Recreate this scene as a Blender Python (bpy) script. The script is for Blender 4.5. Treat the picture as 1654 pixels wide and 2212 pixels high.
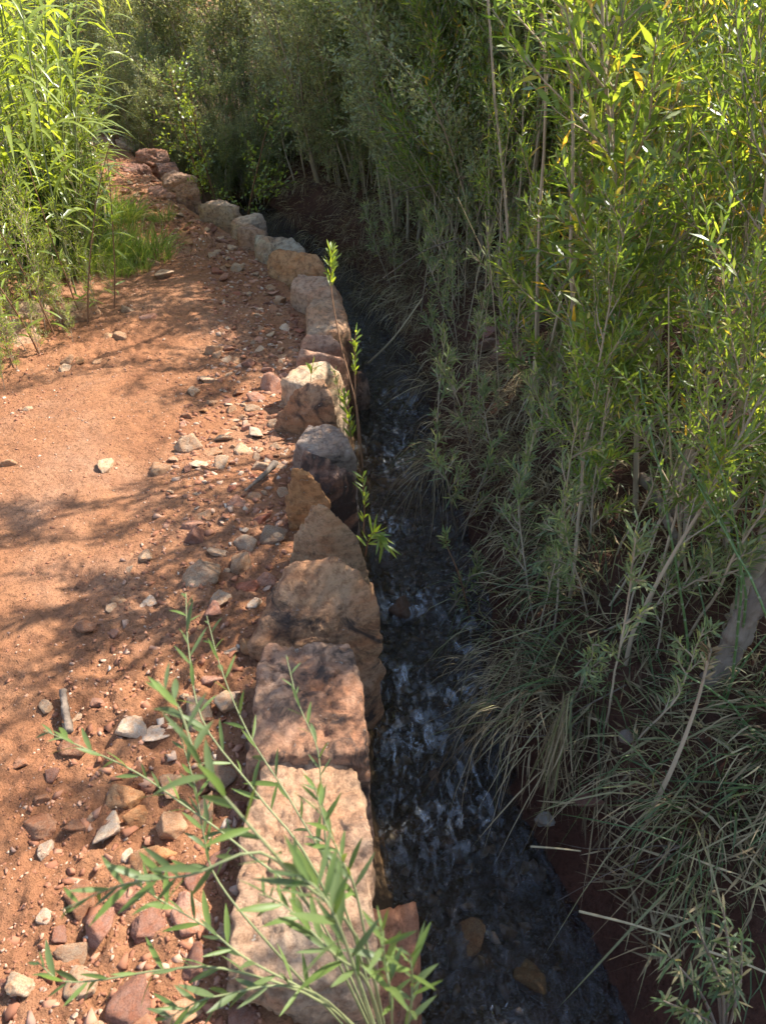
import bpy, bmesh, math, random
import numpy as np
from mathutils import Vector, Matrix, Euler

for o in list(bpy.data.objects):
    bpy.data.objects.remove(o)
scene = bpy.context.scene
COL = scene.collection
rng = np.random.default_rng(11)
random.seed(5)
R = math.radians

# ------------------------------------------------------------------ camera
CAM_H, PITCH = 1.6, 35.0
cam_d = bpy.data.cameras.new('camera')
cam = bpy.data.objects.new('camera', cam_d)
COL.objects.link(cam)
cam.location = (0, 0, CAM_H)
cam.rotation_euler = (R(90 - PITCH), 0, 0)
cam_d.sensor_fit = 'VERTICAL'
cam_d.sensor_height = 34.6
cam_d.lens = 26.0
cam_d.clip_start = 0.02
cam_d.clip_end = 600
cam_d.dof.use_dof = True
cam_d.dof.focus_distance = 3.2
cam_d.dof.aperture_fstop = 7.0
scene.camera = cam

# ------------------------------------------------------------------ light
SUN_AZ, SUN_EL = 60.0, 50.0
world = bpy.data.worlds.new('World')
scene.world = world
world.use_nodes = True
wn = world.node_tree
sky = wn.nodes.new('ShaderNodeTexSky')
sky.sky_type = 'NISHITA'
sky.sun_disc = False
sky.sun_elevation = R(SUN_EL)
sky.sun_rotation = R(SUN_AZ)
bg = wn.nodes['Background']
bg.inputs['Strength'].default_value = 0.15
wn.links.new(sky.outputs[0], bg.inputs['Color'])
sun_d = bpy.data.lights.new('sun', 'SUN')
sun_d.energy = 5.0
sun_d.angle = R(0.53)
sun_d.color = (1.0, 0.95, 0.87)
sun = bpy.data.objects.new('sun', sun_d)
COL.objects.link(sun)
sv = Vector((math.sin(R(SUN_AZ)) * math.cos(R(SUN_EL)), math.cos(R(SUN_AZ)) * math.cos(R(SUN_EL)), math.sin(R(SUN_EL))))
sun.rotation_euler = sv.to_track_quat('Z', 'Y').to_euler()
sun.location = (6, 6, 12)

vs = scene.view_settings
vs.view_transform = 'Standard'
vs.look = 'None'
vs.exposure = 1.58
vs.gamma = 1.0
vs.use_curve_mapping = False
cy = scene.cycles
cy.use_denoising = True
try:
    cy.denoiser = 'OPENIMAGEDENOISE'
    cy.denoising_input_passes = 'RGB_ALBEDO_NORMAL'
except Exception:
    pass
cy.max_bounces = 5
cy.diffuse_bounces = 3
cy.glossy_bounces = 3
cy.transmission_bounces = 5
cy.transparent_max_bounces = 10
cy.use_adaptive_sampling = True
cy.adaptive_threshold = 0.015
cy.caustics_reflective = False
cy.caustics_refractive = False
cy.sample_clamp_indirect = 6.0

# ------------------------------------------------------------------ helpers
FPX = 1661.0


def pix(x, y, z=0.0):
    """photo point (1654 wide) -> world point at height z"""
    p = R(PITCH)
    u = (x - 827) / FPX
    v = (1106 - y) / FPX
    dz = -math.sin(p) + v * math.cos(p)
    fy = math.cos(p) + v * math.sin(p)
    t = (z - CAM_H) / dz
    return Vector((u * t, fy * t, z))


def pixd(x, y, t):
    """photo point at depth t"""
    p = R(PITCH)
    u = (x - 827) / FPX
    v = (1106 - y) / FPX
    return Vector((u * t, (math.cos(p) + v * math.sin(p)) * t, CAM_H + (-math.sin(p) + v * math.cos(p)) * t))


def _hash(ix, iy, iz, seed):
    h = (ix.astype(np.uint32) * np.uint32(374761393) + iy.astype(np.uint32) * np.uint32(668265263)
         + iz.astype(np.uint32) * np.uint32(2147483647 - 58) + np.uint32((seed * 974711 + 12345) & 0xffffffff))
    h = (h ^ (h >> np.uint32(13))) * np.uint32(1274126177)
    h = (h ^ (h >> np.uint32(16))) * np.uint32(2246822519)
    h = h ^ (h >> np.uint32(15))
    return h.astype(np.float64) / 4294967295.0


def vnoise(P, seed=0):
    P = np.asarray(P, float)
    f = np.floor(P)
    w = P - f
    w = w * w * w * (w * (w * 6 - 15) + 10)
    i = f.astype(np.int64)
    r = 0
    for dx in (0, 1):
        for dy in (0, 1):
            for dz in (0, 1):
                c = _hash(i[:, 0] + dx, i[:, 1] + dy, i[:, 2] + dz, seed)
                k = (w[:, 0] if dx else 1 - w[:, 0]) * (w[:, 1] if dy else 1 - w[:, 1]) * (w[:, 2] if dz else 1 - w[:, 2])
                r = r + c * k
    return r * 2 - 1


def fbm(P, seed=0, octv=4, gain=0.5):
    s, a, t = 0, 1.0, 0
    P = np.asarray(P, float)
    for k in range(octv):
        s = s + a * vnoise(P * 2 ** k + 17.3 * k, seed + k)
        t += a
        a *= gain
    return s / t


def n2(x, y, sc, seed=0, octv=3):
    P = np.stack([np.ravel(x) * sc, np.ravel(y) * sc, np.zeros(np.size(x)) + 3.7], 1)
    return fbm(P, seed, octv).reshape(np.shape(x))


def mesh_np(name, verts, quads=None, tris=None, mat=None, smooth=False):
    me = bpy.data.meshes.new(name)
    verts = np.asarray(verts, np.float32)
    nq = 0 if quads is None else len(quads)
    nt = 0 if tris is None else len(tris)
    me.vertices.add(len(verts))
    me.vertices.foreach_set('co', verts.ravel())
    me.loops.add(nq * 4 + nt * 3)
    idx = []
    if nq:
        idx.append(np.asarray(quads, np.int32).ravel())
    if nt:
        idx.append(np.asarray(tris, np.int32).ravel())
    me.loops.foreach_set('vertex_index', np.concatenate(idx))
    me.polygons.add(nq + nt)
    st = np.concatenate([np.arange(nq) * 4, nq * 4 + np.arange(nt) * 3]).astype(np.int32)
    me.polygons.foreach_set('loop_start', st)
    me.polygons.foreach_set('loop_total', np.concatenate([np.full(nq, 4), np.full(nt, 3)]).astype(np.int32))
    if smooth:
        me.polygons.foreach_set('use_smooth', np.ones(nq + nt, bool))
    me.update(calc_edges=True)
    if mat:
        me.materials.append(mat)
    return me


def link(name, me, parent=None, kind=None, loc=None):
    o = bpy.data.objects.new(name, me)
    COL.objects.link(o)
    if parent is not None:
        o.parent = parent
    if kind:
        o['kind'] = kind
    if loc is not None:
        o.location = loc
    return o


def tag(o, label, cat, group=None):
    o['label'] = label
    o['category'] = cat
    if group:
        o['group'] = group
    return o


REG = []


def reg(o, template, zone, key):
    REG.append((o, template, zone, key))


def thing(name, label, cat, loc=(0, 0, 0), rot=(0, 0, 0), sc=1.0, group=None):
    o = bpy.data.objects.new(name, None)
    COL.objects.link(o)
    o.empty_display_size = 0.05
    o.location = loc
    o.rotation_euler = rot
    o.scale = (sc, sc, sc)
    return tag(o, label, cat, group)


class MB:
    """collects quads"""

    def __init__(s):
        s.v, s.q, s.n = [], [], 0

    def add(s, v, q):
        s.v.append(np.asarray(v, float))
        s.q.append(np.asarray(q, np.int64) + s.n)
        s.n += len(v)

    def mesh(s, name, mat, smooth=False):
        return mesh_np(name, np.concatenate(s.v), np.concatenate(s.q), None, mat, smooth)


def tube(mb, pts, rad, k=5):
    pts = np.asarray(pts, float)
    n = len(pts)
    rad = np.broadcast_to(np.asarray(rad, float), (n,))
    t = np.gradient(pts, axis=0)
    t /= np.linalg.norm(t, axis=1, keepdims=True) + 1e-9
    ref = np.array([1.0, 0, 0]) if abs(t[:, 0]).mean() < 0.7 else np.array([0, 1.0, 0])
    a = np.cross(t, ref)
    a /= np.linalg.norm(a, axis=1, keepdims=True) + 1e-9
    b = np.cross(t, a)
    th = np.arange(k) * 2 * np.pi / k
    v = pts[:, None, :] + rad[:, None, None] * (np.cos(th)[None, :, None] * a[:, None, :] + np.sin(th)[None, :, None] * b[:, None, :])
    i = np.arange(n - 1)[:, None] * k
    j = np.arange(k)[None, :]
    q = np.stack([i + j, i + (j + 1) % k, i + k + (j + 1) % k, i + k + j], -1).reshape(-1, 4)
    mb.add(v.reshape(-1, 3), q)


PROF = {3: ([0, .42, 1], [.12, 1, .04]), 4: ([0, .3, .7, 1], [.12, .92, .8, .04]),
        5: ([0, .22, .5, .78, 1], [.1, .75, 1, .7, .03]), 7: ([0, .12, .28, .46, .65, .84, 1], [.14, .55, .9, 1, .85, .5, .03])}


def leaves(mb, base, d, L, W, droop=0.2, st=4, mid=False, fold=0.25, curl=None, rg=rng):
    """many lanceolate blades: base, direction, length, width arrays"""
    base = np.asarray(base, float)
    d = np.asarray(d, float)
    n = len(base)
    if n == 0:
        return
    d = d / (np.linalg.norm(d, axis=1, keepdims=True) + 1e-9)
    L = np.broadcast_to(np.asarray(L, float), (n,))
    W = np.broadcast_to(np.asarray(W, float), (n,))
    droop = np.broadcast_to(np.asarray(droop, float), (n,))
    if st == 2:
        up = np.array([0, 0, 1.0]) + rg.normal(0, .6, (n, 3))
        side = unit(np.cross(d, up)) * (W * .5)[:, None]
        m_ = base + d * (L * .45)[:, None]
        tip = base + d * L[:, None] - np.array([0, 0, 1.0]) * (droop * L)[:, None]
        V = np.stack([base, m_ + side, tip, m_ - side], 1)
        mb.add(V.reshape(-1, 3), np.arange(n * 4).reshape(-1, 4))
        return
    ts, ws = PROF[st]
    up = np.array([0, 0, 1.0]) + rg.normal(0, .45, (n, 3))
    side = np.cross(d, up)
    side /= np.linalg.norm(side, axis=1, keepdims=True) + 1e-9
    nor = np.cross(side, d)
    rows = []
    for t, w in zip(ts, ws):
        c = base + d * (L * t)[:, None] - np.array([0, 0, 1.0]) * (droop * L * t * t)[:, None]
        s = side * (W * w * .5)[:, None]
        if curl is not None:
            c = c + side * (curl * L * t * t)[:, None]
        if mid:
            rows.append(np.stack([c - s, c - nor * (W * w * fold)[:, None], c + s], 1))
        else:
            rows.append(np.stack([c - s, c + s], 1))
    V = np.stack(rows, 1)
    S, A = V.shape[1], V.shape[2]
    i = np.arange(n)[:, None, None] * S * A
    r = np.arange(S - 1)[None, :, None] * A
    c = np.arange(A - 1)[None, None, :]
    a0 = i + r + c
    q = np.stack([a0, a0 + 1, a0 + A + 1, a0 + A], -1).reshape(-1, 4)
    mb.add(V.reshape(-1, 3), q)


def curve_pts(P, n):
    """Catmull-Rom through control points"""
    P = [np.array(p, float) for p in P]
    P = [2 * P[0] - P[1]] + P + [2 * P[-1] - P[-2]]
    m = len(P) - 3
    out = []
    for k in range(n):
        u = k / (n - 1) * m
        i = min(int(u), m - 1)
        t = u - i
        a, b, c, d = P[i:i + 4]
        out.append(0.5 * ((2 * b) + (-a + c) * t + (2 * a - 5 * b + 4 * c - d) * t * t + (-a + 3 * b - 3 * c + d) * t ** 3))
    return np.array(out)


def unit(v):
    v = np.asarray(v, float)
    return v / (np.linalg.norm(v, axis=-1, keepdims=True) + 1e-9)


# ------------------------------------------------------------------ materials
def nodes_of(name):
    m = bpy.data.materials.new(name)
    m.use_nodes = True
    nt = m.node_tree
    nt.nodes.clear()
    out = nt.nodes.new('ShaderNodeOutputMaterial')
    return m, nt, out


def N(nt, typ, **kw):
    n = nt.nodes.new(typ)
    for k, v in kw.items():
        if k.startswith('i_'):
            key = k[2:].replace('_', ' ')
            n.inputs[key].default_value = v
        else:
            setattr(n, k, v)
    return n


def ramp(nt, src, stops):
    r = nt.nodes.new('ShaderNodeValToRGB')
    el = r.color_ramp.elements
    while len(el) > 1:
        el.remove(el[-1])
    el[0].position = stops[0][0]
    el[0].color = (*stops[0][1], 1)
    for p, c in stops[1:]:
        e = el.new(p)
        e.color = (*c, 1)
    nt.links.new(src, r.inputs[0])
    return r.outputs[0]


def mixc(nt, fac, a, b, mode='MIX'):
    m = nt.nodes.new('ShaderNodeMix')
    m.data_type = 'RGBA'
    m.blend_type = mode
    for s, v in ((m.inputs['Factor'], fac), (m.inputs['A'], a), (m.inputs['B'], b)):
        pass
    def put(sock, v):
        if hasattr(v, 'is_linked') or hasattr(v, 'links'):
            nt.links.new(v, sock)
        else:
            sock.default_value = v if not isinstance(v, tuple) else (*v, 1)
    put(m.inputs[0], fac)
    put(m.inputs[6], a)
    put(m.inputs[7], b)
    return m.outputs[2]


def noise(nt, vec, scale, detail=4, rough=.55, dist=0.0):
    n = N(nt, 'ShaderNodeTexNoise', i_Scale=scale, i_Detail=detail, i_Roughness=rough, i_Distortion=dist)
    if vec is not None:
        nt.links.new(vec, n.inputs['Vector'])
    return n.outputs['Fac']


def mmath(nt, op, a, b=None, clamp=False):
    m = N(nt, 'ShaderNodeMath', operation=op, use_clamp=clamp)
    for i, v in enumerate((a, b)):
        if v is None:
            continue
        if isinstance(v, (int, float)):
            m.inputs[i].default_value = v
        else:
            nt.links.new(v, m.inputs[i])
    return m.outputs[0]


def mapping(nt, src, scale):
    m = N(nt, 'ShaderNodeMapping')
    m.inputs['Scale'].default_value = scale
    nt.links.new(src, m.inputs['Vector'])
    return m.outputs[0]


def bumpn(nt, height, strength, dist, prev=None):
    b = N(nt, 'ShaderNodeBump', i_Strength=strength, i_Distance=dist)
    nt.links.new(height, b.inputs['Height'])
    if prev is not None:
        nt.links.new(prev, b.inputs['Normal'])
    return b.outputs[0]


def leaf_mat(name, stops, rough=.42, trans=.45, tgain=(1.5, 1.45, .7), spec=.45):
    m, nt, out = nodes_of(name)
    geo = N(nt, 'ShaderNodeNewGeometry')
    oi = N(nt, 'ShaderNodeObjectInfo')
    f = mmath(nt, 'ADD', geo.outputs['Random Per Island'], mmath(nt, 'MULTIPLY', mmath(nt, 'SUBTRACT', oi.outputs['Random'], .5), .22), True)
    c = ramp(nt, f, stops)
    nz = noise(nt, geo.outputs['Position'], 60, 2)
    c = mixc(nt, .35, c, mixc(nt, nz, (.3, .3, .3), (1.6, 1.6, 1.6)), 'MULTIPLY')
    p = N(nt, 'ShaderNodeBsdfPrincipled', i_Roughness=rough)
    p.inputs['Specular IOR Level'].default_value = spec
    nt.links.new(c, p.inputs['Base Color'])
    t = N(nt, 'ShaderNodeBsdfTranslucent')
    nt.links.new(mixc(nt, 1.0, c, tgain, 'MULTIPLY'), t.inputs['Color'])
    ms = N(nt, 'ShaderNodeMixShader')
    ms.inputs[0].default_value = trans
    nt.links.new(p.outputs[0], ms.inputs[1])
    nt.links.new(t.outputs[0], ms.inputs[2])
    nt.links.new(ms.outputs[0], out.inputs[0])
    return m


def simple_mat(name, c1, c2, scale=30, rough=.8, bump=.3, bd=.003, spec=.2, stretch=None):
    m, nt, out = nodes_of(name)
    tc = N(nt, 'ShaderNodeTexCoord')
    oi = N(nt, 'ShaderNodeObjectInfo')
    vec = tc.outputs['Object']
    if stretch:
        vec = mapping(nt, vec, stretch)
    nz = noise(nt, vec, scale, 5, .6)
    f = ramp(nt, nz, [(.3, (0, 0, 0)), (.7, (1, 1, 1))])
    c = mixc(nt, f, c1, c2)
    c = mixc(nt, mmath(nt, 'MULTIPLY', oi.outputs['Random'], .35), c, tuple(x * .55 for x in c1))
    p = N(nt, 'ShaderNodeBsdfPrincipled', i_Roughness=rough)
    p.inputs['Specular IOR Level'].default_value = spec
    nt.links.new(c, p.inputs['Base Color'])
    nt.links.new(bumpn(nt, nz, bump, bd), p.inputs['Normal'])
    nt.links.new(p.outputs[0], out.inputs[0])
    return m


def soil_mat(name, cols, wet=False):
    m, nt, out = nodes_of(name)
    geo = N(nt, 'ShaderNodeNewGeometry')
    pos = geo.outputs['Position']
    big = noise(nt, pos, 1.4, 4, .6, .4)
    mid = noise(nt, pos, 9, 5, .65)
    fine = noise(nt, pos, 60, 6, .7)
    grit = N(nt, 'ShaderNodeTexVoronoi', i_Scale=95.0)
    nt.links.new(pos, grit.inputs['Vector'])
    c = ramp(nt, big, [(.32, cols[0]), (.5, cols[1]), (.68, cols[2])])
    c = mixc(nt, ramp(nt, mid, [(.42, (0, 0, 0)), (.66, (.6, .6, .6))]), c, cols[3])
    c = mixc(nt, ramp(nt, fine, [(.34, (.75, .75, .75)), (.5, (0, 0, 0))]), c, tuple(x * .42 for x in cols[1]))  # dark speckles in the hollows: tiny shadows of clods put into the colour
    c = mixc(nt, ramp(nt, grit.outputs['Distance'], [(.05, (.4, .4, .4)), (.22, (0, 0, 0))]), c, cols[2])
    p = N(nt, 'ShaderNodeBsdfPrincipled', i_Roughness=.95)
    p.inputs['Specular IOR Level'].default_value = .08
    nt.links.new(c, p.inputs['Base Color'])
    b = bumpn(nt, mid, .8, .03)
    b = bumpn(nt, fine, 1.0, .014, b)
    b = bumpn(nt, noise(nt, pos, 230, 3, .6), .8, .004, b)
    nt.links.new(b, p.inputs['Normal'])
    nt.links.new(p.outputs[0], out.inputs[0])
    return m


def rock_mat(name, pit=1.0):
    """sandstone; the object's own colour is the stone's colour, its alpha the share of dark varnish"""
    m, nt, out = nodes_of(name)
    tc = N(nt, 'ShaderNodeTexCoord')
    oi = N(nt, 'ShaderNodeObjectInfo')
    off = N(nt, 'ShaderNodeVectorMath', operation='MULTIPLY_ADD')
    cmb = N(nt, 'ShaderNodeCombineXYZ')
    for i in range(3):
        nt.links.new(oi.outputs['Random'], cmb.inputs[i])
    nt.links.new(cmb.outputs[0], off.inputs[0])
    off.inputs[1].default_value = (37, 51, 23)
    nt.links.new(tc.outputs['Object'], off.inputs[2])
    vec = off.outputs[0]
    big = noise(nt, vec, 5, 5, .6, .6)
    mid = noise(nt, vec, 34, 7, .72, .2)
    fine = noise(nt, vec, 150, 5, .75)
    strat = noise(nt, mapping(nt, vec, (3, 3, 38)), 1.0, 4, .6, .5)
    base = oi.outputs['Color']
    c = mixc(nt, ramp(nt, big, [(.38, (0, 0, 0)), (.62, (.8, .8, .8))]), base, mixc(nt, 1.0, base, (1.0, .66, .46), 'MULTIPLY'))
    c = mixc(nt, ramp(nt, strat, [(.45, (0, 0, 0)), (.62, (.55, .55, .55))]), c, mixc(nt, 1.0, base, (1.18, 1.12, 1.0), 'MULTIPLY'))
    c = mixc(nt, ramp(nt, mid, [(.46, (0, 0, 0)), (.64, (.85, .85, .85))]), c, mixc(nt, 1.0, base, (.42, .34, .3), 'MULTIPLY'))
    var = noise(nt, vec, 7.5, 6, .62, 1.0)
    k = mmath(nt, 'ADD', var, mmath(nt, 'MULTIPLY', mmath(nt, 'SUBTRACT', oi.outputs['Alpha'], .5), .55))
    c = mixc(nt, ramp(nt, k, [(.5, (0, 0, 0)), (.6, (.9, .9, .9))]), c, (.06, .045, .038))
    lich = noise(nt, vec, 34, 4, .7, .3)
    c = mixc(nt, ramp(nt, lich, [(.66, (0, 0, 0)), (.72, (.6, .6, .6))]), c, (.5, .47, .4))
    c = mixc(nt, ramp(nt, fine, [(.28, (.6, .6, .6)), (.45, (0, 0, 0))]), c, mixc(nt, 1.0, base, (.4, .33, .28), 'MULTIPLY'))
    p = N(nt, 'ShaderNodeBsdfPrincipled', i_Roughness=.9)
    p.inputs['Specular IOR Level'].default_value = .18
    nt.links.new(c, p.inputs['Base Color'])
    b = bumpn(nt, mid, .8 * pit, .03)
    b = bumpn(nt, strat, .6 * pit, .02, b)
    b = bumpn(nt, fine, 1.0 * pit, .010, b)
    nt.links.new(b, p.inputs['Normal'])
    nt.links.new(p.outputs[0], out.inputs[0])
    return m


M = {}
M['path'] = soil_mat('red_dirt', [(.265, .112, .052), (.305, .142, .070), (.335, .18, .105), (.21, .092, .048)])
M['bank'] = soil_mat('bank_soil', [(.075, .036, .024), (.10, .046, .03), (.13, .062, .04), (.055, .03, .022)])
M['bed'] = soil_mat('stream_bed_mud', [(.09, .055, .03), (.13, .075, .038), (.2, .11, .05), (.06, .048, .03)], True)
M['rock'] = rock_mat('sandstone')
M['stone'] = rock_mat('rubble_stone', .6)
M['bark'] = simple_mat('willow_bark', (.42, .32, .21), (.24, .18, .12), 26, .8, .4, .002, .2, (1, 1, .15))
M['twig'] = simple_mat('brown_twig', (.24, .12, .06), (.14, .08, .045), 40, .7, .2, .001)
M['greystem'] = simple_mat('grey_green_stem', (.2, .21, .095), (.14, .155, .07), 40, .6, .1, .001)
M['drywood'] = simple_mat('weathered_wood', (.25, .19, .14), (.09, .065, .05), 30, .85, 1.0, .012, .15, (1, 1, .2))
M['straw'] = simple_mat('dry_straw', (.42, .34, .2), (.28, .21, .12), 30, .7, .1, .001)
M['willow'] = leaf_mat('willow_leaf', [(0, (.09, .14, .04)), (.45, (.145, .205, .05)), (.75, (.2, .265, .055)), (.92, (.29, .33, .07)), (.97, (.45, .38, .07)), (1, (.5, .3, .06))], .36, .55, (1.9, 1.8, .6), .65)
M['willow2'] = leaf_mat('grey_willow_leaf', [(0, (.13, .165, .075)), (.5, (.2, .24, .11)), (.85, (.29, .32, .14)), (1, (.4, .36, .15))], .42, .5)
M['shrub'] = leaf_mat('dusty_shrub_leaf', [(0, (.19, .205, .11)), (.5, (.27, .29, .15)), (.85, (.36, .37, .19)), (1, (.44, .40, .2))], .45, .5, (1.5, 1.45, .8), .5)
M['reed'] = leaf_mat('reed_leaf', [(0, (.17, .23, .05)), (.5, (.25, .31, .065)), (.85, (.34, .38, .08)), (.96, (.48, .42, .08)), (1, (.58, .36, .06))], .33, .55, (1.6, 1.5, .5), .7)
M['forb'] = leaf_mat('forb_leaf', [(0, (.15, .21, .04)), (.6, (.22, .29, .05)), (1, (.32, .37, .065))], .33, .5, (1.7, 1.55, .5), .7)
M['grass'] = leaf_mat('fresh_grass', [(0, (.10, .16, .035)), (.5, (.17, .25, .05)), (.8, (.27, .32, .08)), (1, (.42, .36, .17))], .45, .45, (1.5, 1.5, .6))
M['bgrass'] = leaf_mat('bank_grass', [(0, (.06, .09, .03)), (.55, (.10, .14, .045)), (.8, (.22, .2, .09)), (1, (.34, .27, .14))], .5, .4)
M['dry'] = leaf_mat('dry_grass', [(0, (.13, .09, .05)), (.5, (.27, .2, .11)), (.85, (.46, .36, .21)), (1, (.2, .2, .08))], .6, .32, (1.2, 1, .7), .15)
M['front'] = leaf_mat('grey_green_leaf', [(0, (.055, .08, .035)), (.5, (.10, .135, .055)), (.75, (.13, .19, .035)), (1, (.28, .34, .035))], .42, .38, (1.6, 1.5, .45), .25)
M['horsetail'] = leaf_mat('horsetail_stem', [(0, (.06, .11, .04)), (.6, (.10, .16, .05)), (1, (.2, .26, .07))], .4, .2)
M['node'] = simple_mat('pale_node', (.26, .27, .17), (.17, .18, .1), 50, .6, .1, .001)
M['fluff'] = simple_mat('seed_fluff', (.45, .40, .28), (.34, .28, .18), 50, .9, .1, .001)

# water
m, nt, out = nodes_of('stream_water')
geo = N(nt, 'ShaderNodeNewGeometry')
mp = mapping(nt, geo.outputs['Position'], (1.0, .55, 1.0))
w1 = noise(nt, mp, 26, 4, .6, 1.2)
w2 = noise(nt, mp, 85, 3, .6, .8)
bn = bumpn(nt, w1, .9, .03)
bn = bumpn(nt, w2, 1.0, .014, bn)
fr = N(nt, 'ShaderNodeFresnel', i_IOR=1.5)
nt.links.new(bn, fr.inputs['Normal'])
gl = N(nt, 'ShaderNodeBsdfGlossy', i_Roughness=.03)
gl.inputs['Color'].default_value = (1, 1, 1, 1)
nt.links.new(bn, gl.inputs['Normal'])
tr = N(nt, 'ShaderNodeBsdfTransparent')
tr.inputs['Color'].default_value = (.7, .71, .69, 1)
ms = N(nt, 'ShaderNodeMixShader')
nt.links.new(fr.outputs[0], ms.inputs[0])
nt.links.new(tr.outputs[0], ms.inputs[1])
nt.links.new(gl.outputs[0], ms.inputs[2])
at = N(nt, 'ShaderNodeAttribute', attribute_name='foam')
fo = mmath(nt, 'MULTIPLY', ramp(nt, noise(nt, mapping(nt, geo.outputs['Position'], (1.0, .42, 1.0)), 26, 6, .66, 1.2), [(.5, (0, 0, 0)), (.7, (.6, .6, .6))]), at.outputs['Fac'], True)
fd = N(nt, 'ShaderNodeBsdfDiffuse')
fd.inputs['Color'].default_value = (.72, .76, .8, 1)
m2 = N(nt, 'ShaderNodeMixShader')
nt.links.new(fo, m2.inputs[0])
nt.links.new(ms.outputs[0], m2.inputs[1])
nt.links.new(fd.outputs[0], m2.inputs[2])
nt.links.new(m2.outputs[0], out.inputs[0])
M['water'] = m

# ------------------------------------------------------------------ terrain
YW = [-3, .66, 1.3, 1.6, 1.9, 2.2, 2.6, 2.9, 3.45, 3.9, 4.3, 4.75, 5.2, 5.7, 6.2, 6.8, 7.3, 8.2, 9.0, 12, 18, 200]
XW = [-.1, -.13, -.17, -.18, -.17, -.19, -.22, -.26, -.28, -.3, -.38, -.53, -.67, -.92, -1.22, -1.6, -1.8, -2.28, -2.7, -4.2, -6, -6]
YS = [-3, .8, 1.45, 1.8, 2.3, 2.9, 3.4, 4.2, 5.1, 6.3, 8, 9.7, 13, 18, 200]
XSL = [.15, .09, -.04, -.04, -.02, -.06, -.09, -.1, -.25, -.47, -1.2, -1.9, -3.4, -5, -5]
XSR = [.7, .64, .46, .42, .40, .33, .25, .26, .08, -.24, -1.0, -1.72, -3.2, -4.8, -4.8]
YL = [-3, 2.5, 3.3, 4.2, 4.9, 6.0, 7.0, 8.15, 9.1, 12, 18, 200]
XLF = [-2.3, -2.0, -1.82, -1.72, -1.6, -1.8, -2.33, -2.8, -3.2, -5, -7, -7]
WATER_Z = -.44


def H(x, y, fine=True):
    x = np.asarray(x, float)
    y = np.asarray(y, float)
    xw = np.interp(y, YW, XW)
    sl = np.interp(y, YS, XSL)
    sr = np.interp(y, YS, XSR)
    xl = np.interp(y, YL, XLF)
    wob = .05 * n2(x, y, 2.2, 5)
    X = [xl - 60, xl - 8, xl - 2, xl - .35, xl, xl + .5, xw - .28, xw - .05, xw + .07, np.maximum(sl, xw + .1) + .02, .5 * (np.maximum(sl, xw + .1) + sr), sr - .04, sr + .07, sr + .26, sr + .6, sr + 1.3, sr + 3, sr + 8, sr + 70]
    Z = [6, 1.2, .16, .07, .0, .015, -.01, -.03, -.3, -.53, -.55, -.5, -.34, -.12, .04, .14, .3, 1.2, 8]
    xx = x + wob * (x > xw + .3)
    z = np.full(np.shape(x), float(Z[0]))
    for i in range(len(X) - 1):
        a, b = X[i], X[i + 1]
        t = np.clip((xx - a) / np.maximum(b - a, 1e-4), 0, 1)
        z = z + (Z[i + 1] - Z[i]) * t
    z = np.where((x > xw) & (x < sr + .5), z + (np.maximum(z, .05) - z) * np.clip((y - 8.7) / .6, 0, 1), z)
    z = z + .05 * np.clip(y - 7, 0, 60) * .5
    onp = np.clip((xw - .1 - x) / .2, 0, 1)
    strip = np.clip(1 - np.abs(x - (xw - .3)) / .35, 0, 1)
    bank = np.clip((x - sr) / .25, 0, 1)
    z = z + onp * (.028 * n2(x, y, 1.6, 21) + .010 * n2(x, y, 6, 22))
    z = z + bank * (.07 * n2(x, y, 3.5, 31) + .03 * n2(x, y, 11, 32))
    if fine:
        r = n2(x, y, 24, 23, 4)
        cl = n2(x, y, 13, 26, 3)
        rough = .25 + .75 * np.clip(n2(x, y, 1.3, 28, 2) * 2.2 + .35, 0, 1)
        z = z + onp * rough * (.018 * r + .03 * np.clip(cl - .1, 0, 1) ** 1.2 + .013 * n2(x, y, 55, 24, 2)) * (1 + .8 * strip)
        foot = np.clip(n2(x, y * .8, 4.2, 27, 2) - .25, 0, 1)
        z = z - onp * .05 * foot
        z = z + bank * (.02 * n2(x, y, 30, 33))
        inb = ((x > sl) & (x < sr))
        z = z + inb * (.03 * n2(x, y, 9, 41) + .02 * n2(x, y, 26, 42))
    return z


def Hs(x, y):
    return float(H(np.array([x]), np.array([y]), True)[0])


ys = np.concatenate([np.arange(-3, .45, .25), np.arange(.45, 3.6, .0095), np.arange(3.6, 6.5, .02), np.arange(6.5, 11, .05), np.arange(11, 20, .4), np.geomspace(20, 160, 18)])


def sheet(name, us, x0, x1=None, mat=None):
    """grid between the curves; us are offsets from x0 (x1 None) or fractions between x0 and x1"""
    YY, UU = np.meshgrid(ys, us, indexing='ij')
    a = np.interp(YY, *x0)
    XX = a + UU if x1 is None else a + (np.interp(YY, *x1) - a) * UU
    ZZ = H(XX, YY)
    n, k = YY.shape
    V = np.stack([XX, YY, ZZ], -1).reshape(-1, 3)
    i = np.arange(n - 1)[:, None] * k
    j = np.arange(k - 1)[None, :]
    q = np.stack([i + j, i + j + 1, i + k + j + 1, i + k + j], -1).reshape(-1, 4)
    return link(name, mesh_np(name, V, q, None, mat, True), None, 'structure')


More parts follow.
